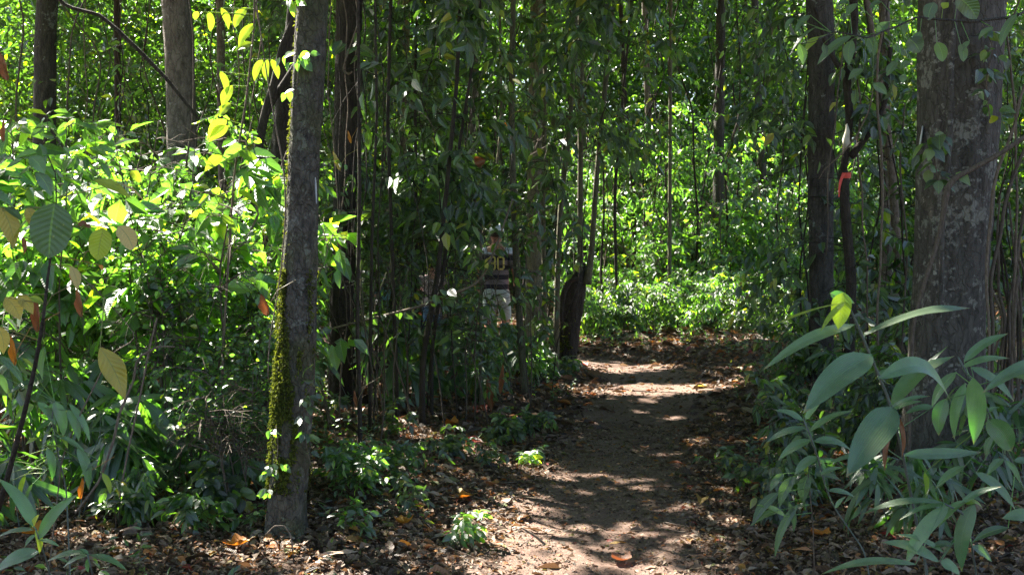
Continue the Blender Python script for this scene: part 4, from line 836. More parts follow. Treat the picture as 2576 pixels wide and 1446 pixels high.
# big-leaved stem on the left
K3 = .2783
fg_plant('big_leaved_sapling', 'crooked dark stem carrying a large round grey-green leaf', 'sapling',
         [(-60, 3300, 60, 3.7), (60, 2900, 56, 3.6), (230, 2250, 46, 3.5), (330, 1800, 40, 3.45), (390, 1440, 32, 3.4), (430, 1080, 26, 3.4), (455, 880, 20, 3.4), (500, 640, 16, 3.42), (512, 380, 14, 3.45), (500, 120, 12, 3.5), (430, -40, 9, 3.5)], 3.4,
         [L_(495, 395, 440, 890, 365, m='big_leaf', p='round', f=.95, bow=.02, Y=3.3, fold=.08, r=.4), L_(10, 430, 120, 805, 175, m='yellow', p='ovate', f=.8, r=.4, wv=.1), L_(500, 385, 40, 905, 48, m='lime', f=.3, bow=.12, p='lance'), L_(935, 620, 880, 908, 200, m='lime', p='round', f=.9, bow=.02, r=.9),
          L_(1075, 600, 1205, 818, 160, m='yellow', p='round', f=.9, r=.95), L_(250, 435, 290, 592, 110, m='yellow', p='round', f=.8, r=.1), L_(325, 110, 465, 335, 120, m='leaf_bright', p='ovate', f=.8), L_(270, -30, 405, 135, 135, m='leaf_bright', p='ovate', f=.8),
          L_(850, 185, 1190, 355, 105, m='lime', p='ovate', f=.6, r=.9), L_(1090, 215, 1310, 385, 46, m='yellow', f=.3, r=1.0), L_(50, 1240, 185, 1450, 165, m='yellow', p='ovate', f=.8, r=.3), L_(165, 1225, 300, 1400, 115, m='yellow', p='ovate', f=.8, r=.2), L_(265, 1240, 405, 1312, 66, m='lime', p='ovate', f=.7),
          L_(640, 960, 700, 1185, 95, m='yellow', p='ovate', f=.8, r=1.0), L_(-20, 1500, 30, 1760, 130, m='yellow', p='ovate', f=.9, r=.2), L_(45, 430, 200, 560, 110, m='big_leaf', f=.4), L_(20, 460, 150, 270, 50, m='big_leaf', f=.2), L_(700, 570, 830, 620, 70, m='brown_leaf', f=.5, wv=.6), L_(900, 950, 930, 1000, 40, m='orange'),
          L_(205, 700, 215, 860, 50, m='brown_leaf', wv=.6)], R3, K3, sm='bark_dark', stem='stem')
fg_plant('leaning_sapling', 'thin pale leaning stem with one large torn yellow leaf', 'sapling',
         [(560, 2700, 14, 4.4), (700, 2350, 14, 4.3), (900, 1950, 13, 4.3), (1000, 1750, 12, 4.2), (1250, 1610, 9, 4.2), (1080, 1400, 9, 4.2), (870, 1170, 9, 4.1), (730, 1060, 8, 4.1)], 4.1,
         [L_(905, 1695, 1130, 2165, 215, m='yellow', p='ovate', f=.85, r=.15, wv=.22, Y=3.9, bow=.05)], R3, K3, sm='vine', stem='stem', ring=8)
# loose lime sprays beside the mossy trunk
def D_(q): return q
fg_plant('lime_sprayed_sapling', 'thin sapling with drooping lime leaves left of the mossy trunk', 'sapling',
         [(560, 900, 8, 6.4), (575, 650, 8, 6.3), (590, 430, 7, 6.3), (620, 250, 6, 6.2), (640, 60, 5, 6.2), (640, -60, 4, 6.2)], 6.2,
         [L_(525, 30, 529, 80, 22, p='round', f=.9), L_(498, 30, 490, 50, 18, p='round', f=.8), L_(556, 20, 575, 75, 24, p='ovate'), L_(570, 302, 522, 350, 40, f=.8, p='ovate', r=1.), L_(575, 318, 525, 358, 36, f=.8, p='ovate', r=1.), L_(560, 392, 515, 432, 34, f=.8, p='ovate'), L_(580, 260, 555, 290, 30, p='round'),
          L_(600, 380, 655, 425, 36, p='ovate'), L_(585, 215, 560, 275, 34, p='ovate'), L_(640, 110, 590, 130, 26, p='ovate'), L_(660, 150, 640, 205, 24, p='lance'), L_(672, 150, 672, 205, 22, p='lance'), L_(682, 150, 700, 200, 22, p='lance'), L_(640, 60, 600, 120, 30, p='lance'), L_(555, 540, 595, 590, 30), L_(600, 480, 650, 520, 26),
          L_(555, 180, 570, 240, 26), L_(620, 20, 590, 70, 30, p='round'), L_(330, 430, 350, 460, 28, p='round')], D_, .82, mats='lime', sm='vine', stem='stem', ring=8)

# branch across the top right with hanging leaves
root_b = T10b
fg_plant('overhanging_branch', 'long grey branch crossing the top right with bluish hanging leaves', 'branch',
         [(1700, 40, 20, 4.9), (1540, 115, 22, 4.9), (1250, 150, 18, 4.85), (940, 125, 15, 4.8), (890, 115, 15, 4.8), (760, 175, 13, 4.75), (640, 220, 12, 4.7), (560, 262, 9, 4.7), (440, 235, 8, 4.7), (320, 215, 7, 4.7), (180, 290, 4, 4.6), (60, 300, 3, 4.6)], 4.8,
         [L_(440, 245, 208, 442, 66, p='lance', r=1.), L_(442, 270, 425, 450, 80, p='ovate', f=.9, wv=.2), L_(162, 105, 58, 218, 48, p='lance'), L_(196, 188, 34, 350, 36, p='lance', f=.3), L_(218, 250, 122, 360, 54, m='lime', p='ovate'), L_(480, 25, 398, 122, 54, p='ovate'), L_(45, 125, -10, 205, 44), L_(85, 300, 112, 445, 64, m='leaf', p='ovate', f=.9),
          L_(520, 470, 418, 545, 64, p='ovate'), L_(585, 570, 684, 645, 64, p='ovate', f=.8), L_(830, 262, 905, 356, 118, m='leaf', p='round', f=.9), L_(715, 310, 805, 385, 60, m='leaf', p='ovate'), L_(905, 215, 880, 305, 64, p='ovate', f=.8), L_(540, 240, 600, 380, 80, p='ovate', f=.8), L_(690, 150, 610, 250, 70, p='ovate', f=.7), L_(770, 140, 800, 240, 60, p='ovate', f=.7),
          L_(1000, 20, 960, 140, 90, m='leaf', p='round', f=.9), L_(1060, 60, 1100, 20, 60, m='lime', p='ovate'), L_(1160, -20, 1290, 130, 130, m='leaf', p='round', f=.9), L_(1020, 290, 1060, 420, 80, m='leaf', p='round', f=.9), L_(1180, 300, 1200, 420, 60, m='leaf', p='round', f=.9), L_(750, 420, 680, 520, 60, p='lance'), L_(840, 420, 770, 470, 60, p='ovate'), L_(800, 500, 790, 570, 50, p='ovate', f=.9),
          L_(250, 300, 262, 385, 44, m='leaf', p='ovate', f=.8), L_(420, 10, 340, 40, 40), L_(1560, 100, 1450, 320, 60, p='lance'), L_(640, 10, 560, 60, 50), L_(1240, 280, 1190, 350, 40, p='ovate'), L_(1400, 190, 1300, 260, 50)], R4, .3711, mats='big_leaf', sm='bark_grey', stem='branch', to_ground=False)

# thin dark branch top left
def curve_thing(name, label, cat, pts, Y, m='vine', group=None, ring=8, step=.06, wob=0.0, leaves=0, Ll=.05, lm='leaf'):
    q = resample(px_line(pts, Y), step)
    if wob: q[:, :3] += (np.stack([vnoise(q[:, :3] * 3 + 7, 80 + i) for i in range(3)], -1) - .5) * wob
    mb = MB(); tube(mb, q[:, :3], q[:, 3], ring); base = q[-1, :3] if q[-1, 2] < q[0, 2] else q[0, :3]
    if leaves:
        root = empty(name, base, label, cat, group); mb.build('stem', M[m], root, base)
        g = from_stem(q[:, :3], leaves, Ll * 1.2, .1, .2, .001, t0=0); lb = MB(); add_leaves(lb, leaves_on(g, 3, Ll, hang=.6), wr=.6, hi=True); lb.build('foliage', M[lm], root, base)
        return root
    o = mb.build(name, M[m], None, base); return tag(o, label, cat, group)
curve_thing('fallen_branch', 'thin dark branch slanting down across the top left', 'branch', [(130, -20, 7), (170, 18, 9), (250, 38, 9), (300, 80, 10), (360, 138, 11), (420, 200, 9), (500, 300, 8)], 8.0, 'bark_dark')
curve_thing('arching_vine', 'thin arching vine crossing in front of the hatted walker', 'vine', [(820, 830, 5), (960, 795, 6), (1060, 770, 7), (1150, 735, 7), (1205, 712, 7), (1228, 670, 6), (1255, 600, 5), (1290, 500, 4)], 8.8, 'vine', leaves=22, Ll=.09)
curve_thing('bare_twig', 'pale bare curved twig in front of the slim grey trunk', 'twig', [(2195, 230, 3), (2190, 270, 3.5), (2155, 345, 4), (2115, 390, 4), (2075, 425, 3), (2060, 450, 2)], 7.5, 'vine')
curve_thing('bent_liana', 'thick bent liana arching down across the thickest trunk', 'liana', [(2620, 315, 12), (2575, 345, 12), (2500, 400, 12), (2440, 435, 13), (2400, 452, 14), (2386, 470, 17), (2370, 560, 12), (2348, 650, 11), (2320, 740, 10), (2296, 830, 9), (2290, 1000, 10), (2285, 1220, 10)], 6.45, 'twig', step=.04, wob=.03)
for i, (l, lb) in enumerate([
        ([(2600, 160, 6), (2555, 250, 8), (2530, 380, 8), (2505, 470, 9), (2488, 640, 8), (2484, 900, 7), (2475, 1200, 7)], 'curved brown vine hugging the right side of the thickest trunk'),
        ([(2590, 330, 7), (2560, 420, 9), (2520, 540, 10), (2500, 700, 10), (2492, 860, 9), (2500, 1220, 8)], 'stout vine hanging just right of the bent liana'),
        ([(2530, -20, 5), (2540, 200, 6), (2560, 500, 7), (2545, 800, 8), (2555, 1230, 8)], 'upright vine at the right edge of the picture'),
        ([(2585, 500, 8), (2560, 620, 8), (2535, 760, 7), (2540, 900, 8), (2520, 1230, 7)], 'leaning vine low at the right edge'),
        ([(2575, -30, 5), (2500, 180, 4), (2450, 330, 3), (2440, 460, 2.5)], 'thread-thin vine slanting over the thickest trunk'),
        ([(2570, 700, 9), (2545, 850, 8), (2560, 1000, 8), (2535, 1230, 8)], 'twisted vine low at the far right'),
        ([(2470, 400, 3), (2462, 560, 3), (2466, 700, 2.5), (2458, 860, 2)], 'fine hanging rootlet below the bent liana'),
        ([(2440, 430, 3), (2446, 560, 3), (2434, 680, 2.5)], 'short fine rootlet below the bent liana'),
        ([(2150, 60, 4), (2165, 260, 5), (2160, 420, 5), (2180, 640, 4), (2176, 900, 4)], 'thin brown vine hanging by the crooked tree'),
        ([(2120, 80, 3), (2105, 300, 4), (2085, 420, 4), (2080, 640, 3)], 'thin vine hanging down the slim grey trunk'),
        ([(2222, 40, 6), (2205, 240, 7), (2222, 480, 7), (2208, 760, 6), (2215, 1040, 6)], 'wavy vine between the crooked tree and thickest trunk'),
        ([(2280, 260, 4), (2262, 420, 5), (2282, 640, 5), (2270, 900, 5)], 'thin vine hanging left of the thickest trunk'),
        ([(2590, 900, 6), (2520, 960, 5), (2500, 1100, 5), (2480, 1240, 5)], 'looping vine near the foot of the thickest trunk')]):
    curve_thing('hanging_vine', lb, 'vine', l, 6.7 + .16 * (i % 5) if i not in (8, 9, 10, 11) else 8.6 + .2 * (i % 3), ('vine', 'twig')[i % 2], wob=.05, step=.05)
for i in range(10):
    px = 2490 + 10 * i; curve_thing('hanging_vine', f"{('slack', 'taut', 'knotted', 'kinked', 'looped', 'frayed', 'straightest', 'thickest', 'curved', 'thinnest')[i]} brown vine in the tangle by the right edge", 'vine',
        [(px + rng.normal(0, 14), 480 + 200 * rng.random(), 5), (px + rng.normal(0, 16), 760, 6 + 2 * rng.random()), (px + rng.normal(0, 16), 950, 6), (px + rng.normal(0, 14), 1215, 7)], 7.4 + .5 * rng.random(), ('vine', 'twig', 'bark_dark')[i % 3], 'vines tangled at the right edge', wob=.12, step=.05)
curve_thing('trunk_vine', 'ropy liana climbing the middle of the thickest trunk', 'liana', [(2402, -60, 18), (2396, 100, 18), (2388, 300, 18), (2384, 430, 17), (2372, 600, 14), (2362, 800, 12)], 6.72, 'bark_big', wob=.02)
curve_thing('hanging_vine', 'thin brown vine hanging against the left of the mossy trunk', 'vine', [(640, -20, 3), (660, 120, 3), (690, 300, 4), (712, 420, 4), (722, 540, 4), (704, 700, 3), (678, 860, 3), (676, 960, 2)], 5.5, 'vine', wob=.02)
curve_thing('curled_vine', 'pale curled vine end in front of the vine-hung trunk', 'vine', [(905, 130, 3), (900, 60, 4), (870, 150, 4), (862, 178, 5), (878, 188, 5), (886, 180, 4)], 9.0, 'vine', step=.02)
curve_thing('looped_vine', 'pale looping vine just left of the mossy trunk', 'vine', [(722, 380, 4), (700, 440, 4), (660, 470, 4), (640, 500, 5), (650, 540, 5), (620, 600, 4)], 6.6, 'vine', step=.03)
curve_thing('looped_vine', 'pale vine arching over the mossy trunk base', 'vine', [(668, 1345, 3), (690, 1322, 4), (715, 1322, 4), (732, 1345, 4), (738, 1400, 4), (742, 1450, 4)], 5.2, 'vine', step=.02)
curve_thing('climbing_vine', 'small heart-leaved creeper on the right side of the mossy trunk', 'creeper', [(785, 1180, 2), (770, 1120, 2), (775, 1060, 2), (760, 1010, 2), (790, 960, 2), (792, 900, 2)], 5.45, 'twig', leaves=12, Ll=.05, step=.03)
curve_thing('climbing_vine', 'tiny-leaved creeper low on the left of the mossy trunk', 'creeper', [(668, 1260, 2), (690, 1200, 2), (700, 1130, 2), (695, 1070, 2)], 5.45, 'twig', leaves=9, Ll=.045, step=.03, lm='leaf_bright')
curve_thing('climbing_vine', 'leafy creeper on the upper left of the mossy trunk', 'creeper', [(745, 230, 2), (752, 160, 2), (742, 90, 2), (755, 20, 2), (750, -30, 2)], 5.5, 'twig', leaves=10, Ll=.06, step=.03, lm='leaf_bright')
curve_thing('climbing_vine', 'creeper with round leaves high on the thickest trunk', 'creeper', [(2490, 300, 3), (2480, 200, 3), (2500, 120, 3), (2470, 60, 3)], 6.6, 'twig', leaves=14, Ll=.08, step=.03)
curve_thing('climbing_vine', 'creeper at mid height on the thickest trunk, left side', 'creeper', [(2340, 500, 3), (2360, 450, 3), (2350, 400, 3), (2345, 320, 3)], 6.6, 'twig', leaves=8, Ll=.10, step=.03)
for i in range(12):
    px = (838, 852, 868, 884, 900, 915, 650, 620, 590, 300, 210, 380)[i]; Y = 9.2 if i < 6 else 8.2 + i * .3
    curve_thing('hanging_vine', (('leftmost', 'second', 'third', 'fourth', 'fifth', 'rightmost')[i] + ' of the thin vines draped over the vine-hung trunk' if i < 6 else ('nearest', 'second', 'third', 'most leftward', 'dark', 'middle')[i - 6] + ' thin vine hanging behind the left thicket'), 'vine', [(px, -30, 3), (px + rng.normal(0, 10), 200, 3), (px + rng.normal(0, 12), 420, 3), (px + rng.normal(0, 12), 640, 3)], Y, ('vine', 'bark_dark')[i % 2], 'vines draped over the vine-hung trunk' if i < 6 else 'vines behind the left thicket', wob=.1, ring=6)
# leaning limbs beside the mossy trunk
curve_thing('leaning_limb', 'dark leaning limb rising to the mossy trunk from the left', 'branch', [(620, 560, 22), (640, 420, 24), (672, 260, 22), (712, 130, 18), (740, 40, 14)], 8.2, 'bark_dark', wob=.04)
curve_thing('leaning_limb', 'second dark limb crossing behind the mossy trunk', 'branch', [(650, 330, 16), (690, 240, 18), (735, 180, 18), (780, 120, 14)], 8.4, 'bark_dark', wob=.04)
# fallen stem lines
curve_thing('bent_sapling', 'pale bent stem curving through the dark lower thicket', 'stem', [(190, 1290, 6), (250, 1210, 6), (285, 1110, 7), (300, 1040, 7), (335, 960, 6), (345, 900, 6), (400, 870, 5), (440, 872, 4)], 5.2, 'vine', step=.04)
curve_thing('bent_sapling', 'straight pale stem standing in the lower thicket', 'stem', [(300, 1250, 5), (325, 1120, 5), (352, 1000, 5), (375, 880, 5), (395, 800, 4)], 5.5, 'vine', step=.04)
curve_thing('fallen_twig', 'long dark fallen twig in the lower right litter', 'twig', [(1890, 1405, 6), (1960, 1422, 8), (2040, 1432, 8), (2150, 1446, 8)], 5.35, 'twig', step=.04)
curve_thing('fallen_twig', 'crooked pale twig fallen in the sunlit litter', 'twig', [(1310, 1325, 5), (1350, 1350, 7), (1390, 1385, 7), (1420, 1400, 6)], 5.75, 'vine', step=.03)

# ------------------------------------------------------------------ single dry leaves that stand out
def dry_leaf(label, px, py, L, m, az, curl=.5, wr=.8, Y=None, z=None, hang=False, wave=.25):
    Y = Y or 4480 / (py - 600) ; p = P(px, py, Y)
    if not hang: p[2] = float(ground_z(p[:1], p[1:2])[0]) + .03
    lm = MB(); rows, cols = 12, 9; T = np.linspace(0, 1, rows); tt, ww = map(np.array, PROF['ovate']); Wd = np.interp(T, tt, ww); cs = np.linspace(-1, 1, cols)
    lobes = 1 + .14 * np.sin(T * 17)[:, None] * np.abs(cs); X = Wd[:, None] * cs * wr / 2 * lobes; Yy = np.broadcast_to(T[:, None] - .5, X.shape)
    Zz = curl * (X ** 2 * 1.6 + (Yy) ** 2 * .7) + wave * .12 * np.sin(Yy * 9 + cs * 3) * np.abs(cs)
    if hang: X = X * .62; Zz = Zz * 1.5 + .25 * np.sin(Yy * 3 + 1)
    if hang: Rm = np.array([[math.cos(az), -math.sin(az), 0], [0, 0, 1], [math.sin(az), math.cos(az), 0]]); v = np.stack([X, Yy, Zz], -1); v = np.stack([v[..., 0] * math.cos(az) - v[..., 1] * math.sin(az), -v[..., 2], v[..., 0] * math.sin(az) + v[..., 1] * math.cos(az)], -1)
    else: v = np.stack([X * math.cos(az) - Yy * math.sin(az), X * math.sin(az) + Yy * math.cos(az), Zz], -1)
    idx = np.arange(rows * cols).reshape(rows, cols); f = np.stack([idx[:-1, :-1], idx[:-1, 1:], idx[1:, 1:], idx[1:, :-1]], -1)
    lm.add(p + v * L, f, np.stack(np.broadcast_arrays(cs[None], T[:, None], rng.random()), -1)); 
    e = p + v[0, cols // 2] * L; e2 = e + (v[0, cols // 2] - v[4, cols // 2]) * L * .6; tube(lm, [e, (e + e2) / 2 + (0, 0, .004), e2] if not hang else [e, e + (.01, 0, .05), e + (.045, .02, .12), e + (.13, .05, .17)], .0016, 5)
    return tag(lm.build('dry_leaf', M[m], None, p), label, 'leaf')
for a in (('large orange dry leaf lying left of the path', 1132, 1085, .15, 'orange', 1.2, .9, 1.0), ('bright orange dry leaf at the bottom edge', 595, 1436, .13, 'orange', 2.0, .8, .9), ('curled brown leaf at the bottom of the path', 1560, 1425, .13, 'brown_leaf', .6, .9), ('brown curled leaf in the sunlit litter', 1015, 1355, .13, 'orange', .3, 1.2),
          ('pair-lobed orange leaf in the lit litter', 1160, 1275, .14, 'orange', 1.6, .7), ('orange leaf left of the shaded path', 1235, 1240, .12, 'brown_leaf', .9, .8), ('small orange leaf under the middle thicket', 1145, 1140, .10, 'orange', 1.4, .6), ('curled red-brown leaf left of the path', 1255, 1120, .11, 'brown_leaf', 2.2, 1.0),
          ('tan leaf lying on the shaded path', 1620, 1115, .10, 'brown_leaf', .5, .6), ('orange leaf right of the shaded path', 1815, 1165, .10, 'orange', 1.9, .7), ('rust-red leaf by the right bamboo', 2195, 1215, .13, 'orange', 1.2, .8), ('dull brown leaf under the right bamboo', 1905, 1230, .13, 'brown_leaf', .4, 1.0), ('brown curled leaf in the lower left corner', 80, 1436, .17, 'orange', 1.5, .9),
          ('amber leaf between the right bamboo stems', 2060, 1395, .13, 'orange', .4, .8), ('brown leaf standing upright by the mossy trunk base', 722, 1400, .16, 'brown_leaf', .2, 1.0), ('small yellow leaf on the lit part of the path', 1762, 985, .14, 'yellow', 1.0, .3)):
    dry_leaf(*a)
dry_leaf('hanging brown dry leaf caught on a bare sapling', 1200, 411, .16, 'brown_leaf', 1.9, .8, 1.0, Y=10.1, hang=True)
dry_leaf('small orange leaf glowing in the middle thicket', 1268, 314, .07, 'orange', .9, .5, Y=10.5, hang=True)
dry_leaf('yellow leaf hanging beside the vine-hung trunk', 848, 405, .16, 'yellow', .3, .5, .4, Y=8.5, hang=True)
dry_leaf('orange leaf hanging high beside the vine-hung trunk', 880, 345, .10, 'orange', .2, .5, .4, Y=8.5, hang=True)
dry_leaf('brown leaf caught left of the mossy trunk', 668, 765, .11, 'brown_leaf', .2, 1.0, .7, Y=5.4, hang=True)
dry_leaf('rusty leaf hanging at the upper left edge', 16, 170, .13, 'brown_leaf', .1, .8, .6, Y=5.2, hang=True)
dry_leaf('narrow rust leaf hanging at the left edge', 14, 330, .10, 'brown_leaf', -.2, .8, .4, Y=5.0, hang=True)
dry_leaf('long dry leaf hanging above the orange litter', 1232, 985, .34, 'brown_leaf', .1, .6, .3, Y=9.6, hang=True)
dry_leaf('second long dry leaf beside the tallest hanging one', 1262, 950, .30, 'brown_leaf', -.1, .6, .25, Y=9.9, hang=True)
dry_leaf('narrow orange-brown leaf hanging right of the mossy trunk', 895, 1000, .11, 'brown_leaf', .1, .6, .3, Y=6.4, hang=True)
for i, (px, py) in enumerate(((40, 880), (205, 760), (100, 790), (185, 690), (210, 1225))):
    dry_leaf(('narrow rusty leaf hanging by the yellow leaves', 'long dry leaf hanging below the large round leaf', 'crumpled dark dry leaf on the crooked stem', 'pale orange leaf glowing in the left thicket', 'orange dry leaf standing in the lower left litter', 'dry orange leaf among the left bamboo')[i], px, py, (.10, .11, .12, .07, .10, .13)[i], ('orange', 'brown_leaf', 'brown_leaf', 'orange', 'orange', 'orange')[i], rng.normal(0, .3), .8, .4, Y=(3.6, 4, 3.6, 4.2, 4.6, 4.6)[i], hang=True)

# ------------------------------------------------------------------ tags and ribbon
def tag_plate(label, top, bot, wpx, Y, yaw):
    A, B = P(*top, Y), P(*bot, Y); h = np.linalg.norm(A - B); y = (B - A) / h; w_ = .045
    x = np.array((math.cos(yaw), math.sin(yaw), 0)); z = nrm(np.cross(x, y)); mb = MB(); rows = 16; T = np.linspace(0, 1, rows)
    Wd = np.sqrt(np.clip(1 - (2 * T - 1) ** 2, .0, 1)) * np.where(T > .5, .9, 1) + .02
    for sgn in (1, -1):
        cs = np.array((-1, 0, 1)); V = A + y * (T * h)[:, None, None] + x * (Wd[:, None] * cs * w_)[..., None] + z * .0015 * sgn
        idx = np.arange(rows * 3).reshape(rows, 3); f = np.stack([idx[:-1, :-1], idx[:-1, 1:], idx[1:, 1:], idx[1:, :-1]], -1).reshape(-1, 4)
        mb.add(V, f if sgn > 0 else f[:, ::-1])
    mid = (A + B) / 2; root_m = M.setdefault('tagm', plain('white_plate', (.80, .80, .86), .4, .05))
    o = mb.build('tree_tag', root_m, None, mid); return tag(o, label, 'tag')
tag_plate('white oval tag fixed edge-on to the mossy trunk', (793, 445), (796, 514), 8, 5.52, 1.66)
tag_plate('white oval tag fixed edge-on to the thickest trunk', (2321, 316), (2313, 376), 8, 6.95, 1.34)
tag_plate('small grey-white tag on the left of the slim grey trunk', (2035, 440), (2034, 480), 4, 9.3, 1.3)
mr = plain('red_ribbon', (.75, .07, .035), .55, .15)
rb = P(2132, 437, 8.75); RB = empty('ribbon', rb, 'red ribbon tied round the crooked dark tree', 'ribbon'); mb = MB()
th = np.linspace(0, 2 * math.pi, 25); r_ = .046; c0 = P(2126, 440, 9.0)
V = np.stack([np.stack([c0[0] + r_ * np.cos(th), c0[1] + r_ * np.sin(th), c0[2] + .022 * s + .008 * np.sin(th)], -1) for s in (-1, 0, 1)])
idx = np.arange(75).reshape(3, 25); mb.add(V, np.stack([idx[:-1, :-1], idx[:-1, 1:], idx[1:, 1:], idx[1:, :-1]], -1)); mb.build('band', mr, RB, rb)
mb = MB(); A = [P(2125, 436, 8.9), P(2116, 455, 8.88), P(2112, 475, 8.87), P(2111, 496, 8.87)]
A = resample(np.concatenate([np.array(A), np.zeros((4, 1))], 1), .02)[:, :3]; wd = np.linspace(.022, .006, len(A)); V = np.stack([A - np.outer(wd, (1, 0, .2)), A + np.outer(wd, (.6, .3, .1))], 1)
idx = np.arange(len(A) * 2).reshape(-1, 2); mb.add(V, np.stack([idx[:-1, 0], idx[:-1, 1], idx[1:, 1], idx[1:, 0]], -1)); mb.build('tail', mr, RB, rb)

# ------------------------------------------------------------------ walkers
def skinned(name, verts, edges, radii, m, parent, root=0, sub=2, smoothf=None):
    me = bpy.data.meshes.new(name); me.from_pydata([tuple(v) for v in verts], edges, []); o = bpy.data.objects.new(name, me); col.objects.link(o)
    sk = o.modifiers.new('s', 'SKIN'); sk.use_smooth_shade = True
    for i, r in enumerate(radii):
        d = me.skin_vertices[0].data[i]; d.radius = r if isinstance(r, tuple) else (r, r); d.use_root = (i == root)
    ss_ = o.modifiers.new('u', 'SUBSURF'); ss_.levels = sub; ss_.render_levels = sub
    dg = bpy.context.evaluated_depsgraph_get(); m2 = bpy.data.meshes.new_from_object(o.evaluated_get(dg)); m2.name = name
    bpy.data.objects.remove(o, do_unlink=True); m2.materials.clear(); m2.materials.append(m)
    for p_ in m2.polygons: p_.use_smooth = True
    o = bpy.data.objects.new(name, m2); col.objects.link(o); o.parent = parent; return o
skin = plain('skin', (.50, .24, .155), .55, .08, 8)
def ball(name, c, r, m, parent, seg=20, rings=12, cut=None, squash=None):
    mb = MB(); th = np.linspace(0, 2 * math.pi, seg, endpoint=False); ph = np.linspace(-math.pi / 2 if cut is None else cut, math.pi / 2, rings)
    TH, PH = np.meshgrid(th, ph); V = np.stack([r[0] * np.cos(TH) * np.cos(PH), r[1] * np.sin(TH) * np.cos(PH), r[2] * np.sin(PH)], -1) + np.array(c)
    idx = np.arange(rings * seg).reshape(rings, seg); nx = np.roll(idx, -1, 1); mb.add(V, np.stack([idx[:-1], nx[:-1], nx[1:], idx[1:]], -1).reshape(-1, 4)); return mb.build(name, m, parent)
def person(label, px, Y, H, yaw, arms, shirt, shorts, hat, shoes, stride=.12, lean=0., hair=None, shirt_r=1.0, digits=False, cap=True, brim=False, bag=None):
    x = (px - 1288) / FPX * Y; z = float(ground_z(np.array([x]), np.array([Y]))[0])
    root = empty('person', (x, Y, z), label, 'person'); root.rotation_euler = (0, 0, yaw); root.scale = (H / 1.75,) * 3
    # facing +Y locally (away from the viewer); joints in metres for a 1.75 m figure
    ln = lambda zz: lean * max(0, zz - .95)
    v, e, r = [], [], []
    def a(p, rad, par=None):
        v.append((p[0], p[1] + ln(p[2]), p[2])); r.append(rad)
        if par is not None: e.append((par, len(v) - 1))
        return len(v) - 1
    pel = a((0, 0, .95), (.155, .11)); ab = a((0, .0, 1.08), (.15, .10), pel); ch = a((0, 0, 1.28), (.165, .115), ab); ut = a((0, -.01, 1.41), (.13, .09), ch)
    nk = a((0, 0, 1.50), .055, ut); hb = a((0, .015, 1.57), (.068, .075), nk); hm = a((0, .02, 1.65), (.076, .092), hb); ht = a((0, .01, 1.715), (.06, .075), hm)
    nose = a((0, .125, 1.63), .012, hm)
    for s in (-1, 1):
        ear = a((s * .083, .01, 1.63), .014, hm)
        hp = a((s * .09, 0, .88), .085, pel); kn = a((s * .10, s * stride * .6 + .03, .50), .056, hp); cf = a((s * .10, s * stride * .8, .34), .055, kn); an = a((s * .10, s * stride - .02, .09), .036, cf)
        hl = a((s * .10, s * stride - .03, .045), .038, an); to = a((s * .11, s * stride + .13, .035), .03, hl)
        (ex, ey, ez), (wx, wy, wz) = arms[s]
        sh = a((s * .175, 0, 1.415), .058, ut); el = a((ex, ey, ez), .042, sh); wr_ = a((wx, wy, wz), .028, el)
        dv = np.array((wx - ex, wy - ey, wz - ez)); dv = dv / np.linalg.norm(dv); sidev = nrm(np.cross(dv, (1., .2, 0))); palm = a(tuple(np.array((wx, wy, wz)) + dv * .05), (.024, .032), wr_)
        for k_, (off, ll) in enumerate(((-.026, .065), (-.009, .075), (.009, .07), (.025, .055))):
            p0 = np.array((wx, wy, wz)) + dv * .085 + sidev * off; f1 = a(tuple(p0), .0085, palm); a(tuple(p0 + dv * ll * .6 + np.array((-s * .012, .01, 0))), .007, f1)
        a(tuple(np.array((wx, wy, wz)) + dv * .07 - sidev * .045 + np.array((-s * .01, .0, 0))), .009, palm)
    # head & limbs use the world offset of lean already
    # wrists etc. are continuous with the body
    skinned('body', v, e, r, skin, root, 0, 2)
    sv = [(0, ln(.93), .90), (0, ln(1.08), 1.08), (0, ln(1.28), 1.28), (0, ln(1.42), 1.41), (0, ln(1.49), 1.475)]; se = [(0, 1), (1, 2), (2, 3), (3, 4)]; sr_ = [(.185 * shirt_r, .135), (.175 * shirt_r, .13), (.185, .135), (.145, .105), (.062, .062)]
    for s in (-1, 1):
        (ex, ey, ez), _ = arms[s]; S_ = np.array((s * .185, 0, 1.405)); E_ = np.array((ex, ey, ez)); i0 = len(sv)
        sv += [tuple(S_ + (0, ln(1.4), 0)), tuple(S_ + (E_ - S_) * .45 + (0, ln(1.35), 0)), tuple(S_ + (E_ - S_) * .9 + (0, ln(1.25), 0))]; sr_ += [.078, .075, .078]; se += [(3, i0), (i0, i0 + 1), (i0 + 1, i0 + 2)]
    skinned('shirt', sv, se, sr_, shirt, root, 1, 2)
    pv = [(0, 0, .98), (0, 0, .90)]; pe = [(0, 1)]; prr = [(.175, .13), (.165, .13)]
    for s in (-1, 1):
        i0 = len(pv); pv += [(s * .095, s * stride * .1, .80), (s * .102, s * stride * .45 + .01, .62), (s * .104, s * stride * .58 + .02, .50)]; prr += [.102, .092, .095]; pe += [(1, i0), (i0, i0 + 1), (i0 + 1, i0 + 2)]
    skinned('shorts', pv, pe, prr, shorts, root, 0, 2)
    hy = ln(1.65) + .018
    if hair: ball('hair', (0, hy - .012, 1.655), (.09, .106, .10), hair, root, cut=-.55)
